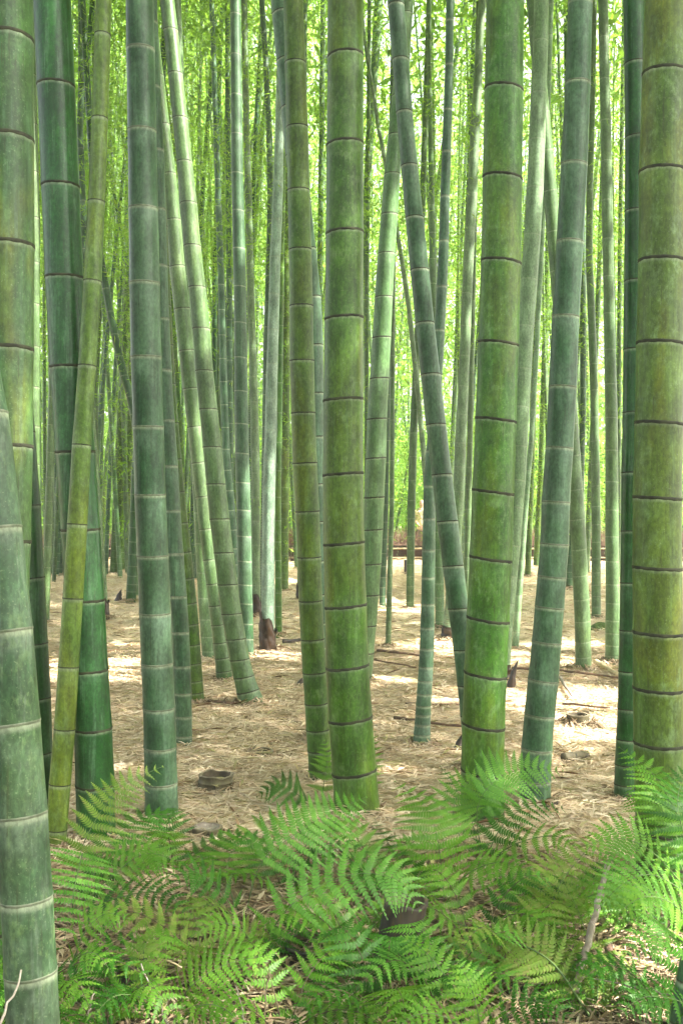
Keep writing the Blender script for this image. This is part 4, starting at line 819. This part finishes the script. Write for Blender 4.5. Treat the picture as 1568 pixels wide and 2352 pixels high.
fern(1020, 2080, 'fern with an upright bright frond of level leaflets right of the central culm foot', [
    ([(1020, 2080, 3.45), (1014, 2010, 3.4), (1003, 1920, 3.4), (975, 1850, 3.5), (905, 1794, 3.65)], B(width=.20, npair=26, mat='fern', nrm=(.2, -.75, .6), bare=.1, sweep=.12)),
    ([(1020, 2080, 3.45), (940, 2000, 3.5), (880, 1920, 3.8), (860, 1880, 4.0)], B(width=.11, npair=20, mat='fern_dark')),
    ([(1020, 2080, 3.45), (1070, 2010, 3.3), (1150, 1980, 3.2), (1230, 2000, 3.1)], B(width=.12, npair=20, mat='fern')),
    ([(1020, 2080, 3.45), (960, 2030, 3.3), (890, 2000, 3.2)], B(width=.09, npair=16, mat='fern_yellow'))])
fern(1110, 1990, 'fern arching to the right over the foot of the thick right-hand green culm', [
    ([(1110, 1990, 3.8), (1095, 1860, 3.7), (1140, 1790, 3.7), (1205, 1765, 3.75), (1292, 1770, 3.8)], B(width=.150, npair=24, mat='fern_blue', nrm=(-.1, -.75, .65), bare=.3)),
    ([(1110, 1990, 3.8), (1150, 1900, 3.8), (1220, 1850, 3.9), (1310, 1860, 4.0)], B(width=.12, npair=20, mat='fern_dark')),
    ([(1110, 1990, 3.8), (1080, 1880, 3.95), (1040, 1800, 4.15), (1010, 1760, 4.3)], B(width=.10, npair=18, mat='fern_dark')),
    ([(1110, 1990, 3.8), (1180, 1940, 3.7), (1270, 1920, 3.6), (1330, 1950, 3.5)], B(width=.11, npair=18, mat='fern')),
    ([(1110, 1990, 3.8), (1060, 1930, 3.7), (1040, 1860, 3.75), (1070, 1800, 3.8), (1130, 1775, 3.85)], B(width=.14, npair=22, mat='fern', nrm=(0, -.8, .6), bare=.25)),
    ])
fern(1590, 2080, 'fern with a tall comb-like frond in front of the lichen-spotted culm', [
    ([(1590, 2060, 3.1), (1568, 1910, 3.05), (1532, 1830, 3.1), (1490, 1768, 3.2), (1420, 1716, 3.3)], B(width=.14, npair=24, mat='fern', nrm=(.25, -.75, .6), bare=.18)),
    ([(1590, 2060, 3.1), (1500, 1960, 3.0), (1420, 1925, 3.0), (1330, 1945, 3.0)], B(width=.13, npair=22, mat='fern', nrm=(0, -.7, .7))),
    ([(1590, 2060, 3.1), (1560, 1980, 3.25), (1530, 1900, 3.45), (1480, 1860, 3.6)], B(width=.13, npair=22, mat='fern_dark')),
    ([(1590, 2060, 3.1), (1545, 1900, 3.2), (1500, 1840, 3.3), (1440, 1810, 3.4)], B(width=.15, npair=24, mat='fern', nrm=(.1, -.8, .6), bare=.15)),
    ([(1600, 2000, 3.0), (1560, 1880, 3.0), (1560, 1810, 3.1), (1600, 1750, 3.2)], B(width=.13, npair=22, mat='fern_dark', nrm=(.1, -.8, .6), bare=.1)),
    ([(1590, 2060, 3.1), (1500, 2010, 2.9), (1430, 2030, 2.8), (1370, 2090, 2.75)], B(width=.13, npair=22, mat='fern_blue', nrm=(0, -.7, .7)))])
fern(1600, 2230, 'fern leaning in from the right edge below the lichen-spotted culm', [
    ([(1620, 2200, 2.8), (1560, 2090, 2.75), (1480, 2060, 2.7), (1400, 2110, 2.7)], B(width=.12, npair=22, mat='fern')),
    ([(1620, 2200, 2.8), (1560, 2160, 2.6), (1490, 2150, 2.55), (1430, 2200, 2.5)], B(width=.10, npair=20, mat='fern_blue')),
    ([(1620, 2350, 2.6), (1560, 2300, 2.5), (1480, 2290, 2.45), (1420, 2330, 2.4)], B(width=.09, npair=20, mat='fern_dark'))])
fern(200, 2080, 'fern leaning right out from behind the frosted near culm, with a pale arching tip', [
    ([(165, 2100, 3.3), (185, 1960, 3.3), (235, 1860, 3.4), (290, 1800, 3.5), (375, 1760, 3.6)], B(width=.125, npair=24, mat='fern_yellow', nrm=(.2, -.75, .6), bare=.2)),
    ([(165, 2100, 3.3), (240, 1960, 3.4), (320, 1880, 3.6), (415, 1870, 3.7)], B(width=.15, npair=22, mat='fern_dark')),
    ([(165, 2100, 3.3), (260, 2010, 3.3), (340, 1960, 3.3), (430, 1990, 3.3)], B(width=.14, npair=22, mat='fern')),
    ([(165, 2100, 3.3), (280, 2060, 3.2), (370, 2050, 3.1), (440, 2100, 3.0)], B(width=.11, npair=20, mat='fern_dark'))])
fern(150, 2230, 'bright feathery fern fanned out against the right side of the frosted culm', [
    ([(190, 1960, 3.0), (178, 2010, 2.9), (165, 2070, 2.8), (148, 2160, 2.7)], B(width=.135, npair=20, mat='fern_blue', nrm=(.3, -.85, .4), sweep=-.1, bare=.02, droop=.05)),
    ([(160, 2240, 2.8), (190, 2150, 2.75), (240, 2100, 2.75), (300, 2110, 2.75)], B(width=.09, npair=18, mat='fern')),
    ([(160, 2240, 2.8), (180, 2200, 2.65), (220, 2190, 2.6), (262, 2240, 2.55)], B(width=.08, npair=16, mat='fern'))])
fern(440, 2330, 'fern with a flat bright frond pointing right at the bottom left', [
    ([(400, 2330, 2.75), (440, 2265, 2.7), (520, 2215, 2.7), (640, 2190, 2.7)], B(width=.13, npair=24, mat='fern', nrm=(0, -.65, .75))),
    ([(400, 2330, 2.75), (350, 2260, 2.7), (330, 2190, 2.7), (350, 2140, 2.75)], B(width=.10, npair=20, mat='fern_yellow')),
    ([(400, 2330, 2.75), (320, 2290, 2.6), (260, 2290, 2.5), (210, 2340, 2.45)], B(width=.09, npair=18, mat='fern_dark')),
    ([(400, 2360, 2.6), (460, 2310, 2.5), (520, 2320, 2.45), (570, 2380, 2.4)], B(width=.08, npair=18, mat='fern'))])
fern(1360, 2340, 'olive fern with a pale midrib running up left across the right-hand ferns', [
    ([(1364, 2352, 2.7), (1284, 2230, 2.75), (1224, 2182, 2.8), (1144, 2152, 2.85), (1040, 2118, 2.9)], B(width=.135, npair=24, mat='fern_yellow', nrm=(0, -.85, .5), bare=.15, droop=-.05, sym=(.75, 1.1), stemr=.004)),
    ([(1364, 2352, 2.7), (1330, 2250, 2.8), (1260, 2140, 3.0), (1190, 2060, 3.2)], B(width=.14, npair=22, mat='fern')),
    ([(1364, 2352, 2.7), (1370, 2240, 2.8), (1330, 2100, 3.0), (1290, 2020, 3.1)], B(width=.13, npair=22, mat='fern_yellow'))])
fern(1100, 2400, 'lime bright fern standing up at the bottom right of the moss', [
    ([(1110, 2400, 2.55), (1095, 2320, 2.5), (1078, 2260, 2.5), (1050, 2205, 2.55)], B(width=.115, npair=20, mat='fern', nrm=(.1, -.8, .6), bare=.02)),
    ([(1110, 2400, 2.55), (1040, 2270, 2.6), (980, 2190, 2.65), (920, 2150, 2.7)], B(width=.10, npair=20, mat='fern')),
    ([(1110, 2400, 2.55), (1180, 2320, 2.5), (1250, 2300, 2.45), (1310, 2340, 2.4)], B(width=.09, npair=18, mat='fern_dark')),
    ([(1110, 2400, 2.55), (1030, 2340, 2.45), (960, 2330, 2.4), (900, 2370, 2.35)], B(width=.08, npair=18, mat='fern'))])
fern(1260, 2120, 'yellowing fern spread over the straw between the two right-hand thick culms', [
    ([(1250, 2140, 3.2), (1280, 2040, 3.2), (1340, 1960, 3.3), (1400, 1900, 3.5)], B(width=.13, npair=22, mat='fern_yellow')),
    ([(1250, 2140, 3.2), (1200, 2050, 3.3), (1130, 1990, 3.4), (1070, 1990, 3.5)], B(width=.12, npair=22, mat='fern')),
    ([(1250, 2140, 3.2), (1310, 2080, 3.1), (1390, 2050, 3.0), (1450, 2080, 2.95)], B(width=.12, npair=22, mat='fern')),
    ([(1250, 2140, 3.2), (1240, 2050, 3.3), (1260, 1980, 3.4), (1310, 1920, 3.6)], B(width=.11, npair=20, mat='fern_yellow'))])
fern(735, 1860, 'small fern behind the feet of the central and evenly green culms', [
    ([(735, 1880, 4.7), (690, 1830, 4.6), (640, 1800, 4.6), (590, 1830, 4.6)], B(width=.14, npair=18, mat='fern_dark')),
    ([(735, 1880, 4.7), (745, 1790, 4.75), (752, 1740, 4.8), (745, 1700, 4.85)], B(width=.10, npair=16, mat='fern')),
    ([(850, 1860, 5.0), (856, 1780, 5.0), (862, 1730, 5.05), (860, 1680, 5.1)], B(width=.07, npair=16, mat='fern'))])
# filler plants, each one a fern of its own
FILL = [(470, 2190, 'pale fine fern among dead leaves left of the cool green frond', 'fern_yellow'), (250, 2330, 'low fern beside the dark hollow stump at lower left', 'fern'),
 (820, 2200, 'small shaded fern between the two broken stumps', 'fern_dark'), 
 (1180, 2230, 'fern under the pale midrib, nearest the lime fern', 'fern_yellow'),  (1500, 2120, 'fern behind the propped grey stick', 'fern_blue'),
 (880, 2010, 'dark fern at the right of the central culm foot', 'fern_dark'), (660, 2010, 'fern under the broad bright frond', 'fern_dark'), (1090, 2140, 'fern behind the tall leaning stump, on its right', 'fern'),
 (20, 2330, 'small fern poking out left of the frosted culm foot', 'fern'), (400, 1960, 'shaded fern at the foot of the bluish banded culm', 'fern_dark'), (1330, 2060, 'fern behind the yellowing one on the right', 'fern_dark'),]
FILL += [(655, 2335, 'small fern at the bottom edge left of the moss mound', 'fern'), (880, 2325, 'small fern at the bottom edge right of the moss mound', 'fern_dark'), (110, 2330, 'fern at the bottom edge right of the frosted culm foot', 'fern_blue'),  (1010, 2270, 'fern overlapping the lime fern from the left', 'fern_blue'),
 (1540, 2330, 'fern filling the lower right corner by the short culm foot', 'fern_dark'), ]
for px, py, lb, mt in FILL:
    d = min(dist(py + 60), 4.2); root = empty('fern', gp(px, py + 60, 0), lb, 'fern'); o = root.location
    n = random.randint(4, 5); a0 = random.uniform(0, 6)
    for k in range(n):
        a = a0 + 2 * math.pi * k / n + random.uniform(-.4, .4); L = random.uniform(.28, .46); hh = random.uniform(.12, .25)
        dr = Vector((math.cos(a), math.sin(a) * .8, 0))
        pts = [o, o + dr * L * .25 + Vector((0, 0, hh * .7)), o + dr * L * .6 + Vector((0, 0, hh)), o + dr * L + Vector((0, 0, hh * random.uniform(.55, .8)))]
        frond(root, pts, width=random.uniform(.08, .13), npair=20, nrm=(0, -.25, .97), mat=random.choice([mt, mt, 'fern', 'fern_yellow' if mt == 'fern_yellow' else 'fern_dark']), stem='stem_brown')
# ------------------------------------------------------------------ the visitor beyond the fence
def skinned(name, joints, edges, mat, parent, sub=2, root_i=0):
    me = bpy.data.meshes.new(name); me.from_pydata([j[:3] for j in joints], edges, []); me.materials.append(mat)
    o = bpy.data.objects.new(name, me); COL.objects.link(o); o.parent = parent
    md = o.modifiers.new('skin', 'SKIN'); 
    for i, j in enumerate(joints):
        r = j[3]; rr = j[4] if len(j) > 4 else r
        me.skin_vertices[0].data[i].radius = (r, rr); me.skin_vertices[0].data[i].use_root = (i == root_i)
    md.use_smooth_shade = True; sb = o.modifiers.new('sub', 'SUBSURF'); sb.levels = sub; sb.render_levels = sub
    return o
def person():
    root = empty('person', (2.42, 30.2, 0), 'standing person in cream t-shirt and dark shorts, half hidden behind a culm near the fence', 'person')
    J = [(0, 0, .95, .13, .11), (0, 0, 1.12, .115, .09), (0, 0, 1.30, .14, .10), (0, 0, 1.43, .12, .09), (0, -.01, 1.52, .05), (0, -.02, 1.60, .07, .075), (0, -.02, 1.70, .075, .085), (0, -.01, 1.77, .05),
         (-.16, 0, 1.42, .055), (-.20, .02, 1.16, .042), (-.11, -.17, 1.01, .034), (-.07, -.22, .97, .026, .018),
         (.16, 0, 1.42, .055), (.20, .02, 1.16, .042), (.18, -.08, .93, .034), (.175, -.10, .85, .026, .018),
         (-.09, 0, .85, .085), (-.10, -.01, .50, .055), (-.10, .01, .10, .038), (-.10, -.12, .03, .04, .025),
         (.09, 0, .85, .085), (.10, -.01, .50, .055), (.10, .01, .10, .038), (.10, -.12, .03, .04, .025)]
    E = [(0, 1), (1, 2), (2, 3), (3, 4), (4, 5), (5, 6), (6, 7), (3, 8), (8, 9), (9, 10), (10, 11), (3, 12), (12, 13), (13, 14), (14, 15), (0, 16), (16, 17), (17, 18), (18, 19), (0, 20), (20, 21), (21, 22), (22, 23)]
    b = len(J)
    for k, (hx, hy, hz, dx, dy, dz) in enumerate([(-.07, -.22, .97, .5, -.75, -.3), (.175, -.10, .85, 0, -.25, -1.)]):
        hi = 11 if k == 0 else 15
        for q in range(4):
            s = (q - 1.5) * .018; L = (.068, .076, .072, .056)[q]; i = len(J)
            sx, sy, sz = (.3, .2, .9) if k == 0 else (.1, .95, 0)
            p0 = (hx + sx * s + dx * .03, hy + sy * s + dy * .03, hz + sz * s + dz * .03)
            J += [(*p0, .009), (p0[0] + dx * L * .5, p0[1] + dy * L * .5, p0[2] + dz * L * .5, .0085), (p0[0] + dx * L * .8 + .01, p0[1] + dy * L * .8, p0[2] + dz * L - .01, .008)]
            E += [(hi, i), (i, i + 1), (i + 1, i + 2)]
        i = len(J); J += [(hx + .025, hy - .02, hz + .02, .010), (hx + .045, hy - .045, hz + .03, .009)]; E += [(hi, i), (i, i + 1)]
    skinned('body', J, E, M['skin'], root)
    skinned('t_shirt', [(0, 0, .93, .15, .125), (0, 0, 1.12, .135, .11), (0, 0, 1.30, .158, .118), (0, 0, 1.44, .13, .10), (0, -.005, 1.485, .07), (-.165, 0, 1.425, .075), (-.195, .015, 1.24, .068), (.165, 0, 1.425, .075), (.195, .015, 1.24, .068)],
            [(0, 1), (1, 2), (2, 3), (3, 4), (3, 5), (5, 6), (3, 7), (7, 8)], M['shirt'], root)
    skinned('shorts', [(0, 0, .95, .145, .12), (-.09, 0, .82, .11), (-.105, -.005, .56, .095), (.09, 0, .82, .11), (.105, -.005, .56, .095)], [(0, 1), (1, 2), (0, 3), (3, 4)], M['shorts'], root)
    skinned('hair', [(0, .01, 1.72, .085, .092), (0, .03, 1.64, .07, .06)], [(0, 1)], M['hair'], root)
    skinned('nose', [(0, -.10, 1.655, .010), (0, -.112, 1.635, .013)], [(0, 1)], M['skin'], root, 1)
    for s in (-1, 1):
        v, f = tube([(s * .028, -.093, 1.665), (s * .028, -.099, 1.665)], [.009, .006]); mesh_obj('eye', v, f, M['shorts'], root)
    v, f = tube([(-.022, -.098, 1.605), (0, -.103, 1.602), (.022, -.098, 1.605)], [.004, .006, .004]); mesh_obj('mouth', v, f, M['strap'], root)
    v, f = tube([(-.10, -.05, 1.52), (-.11, -.135, 1.40), (-.02, -.15, 1.22), (.10, -.14, 1.08), (.16, -.05, 1.0)], [.012] * 5, 6); mesh_obj('shoulder_strap', v, f, M['strap'], root)
    for s in (-1, 1):
        v, f = tube([(s * .10, .05, .045), (s * .10, -.06, .05), (s * .10, -.17, .035)], [.045, .052, .035]); mesh_obj('shoe', v, f, M['shorts'], root)
person()
# ------------------------------------------------------------------ haze, an added volume that softens and pales the far rows
hm = bpy.data.materials.new('haze_air'); hm.use_nodes = True; hn = hm.node_tree; hn.nodes.clear()
ho = hn.nodes.new('ShaderNodeOutputMaterial'); hv = hn.nodes.new('ShaderNodeVolumePrincipled')
hv.inputs['Color'].default_value = (.93, 1., .90, 1); hv.inputs['Density'].default_value = .0026; hv.inputs['Anisotropy'].default_value = .2
hn.links.new(hv.outputs[0], ho.inputs['Volume'])
hb = [(a, b, c) for a in (-260, 260) for b in (-20, 410) for c in (-1.5, 31.)]
tag(mesh_obj('haze', hb, [(0, 1, 3, 2), (4, 6, 7, 5), (0, 4, 5, 1), (2, 3, 7, 6), (0, 2, 6, 4), (1, 5, 7, 3)], hm, smooth=False), kind='stuff')
for o in bpy.data.objects:
    if 'label' in o and len(o['label'].split()) > 16: print('LONG', len(o['label'].split()), o['label'])
print('fronds', NF[0], 'objects', len(bpy.data.objects))
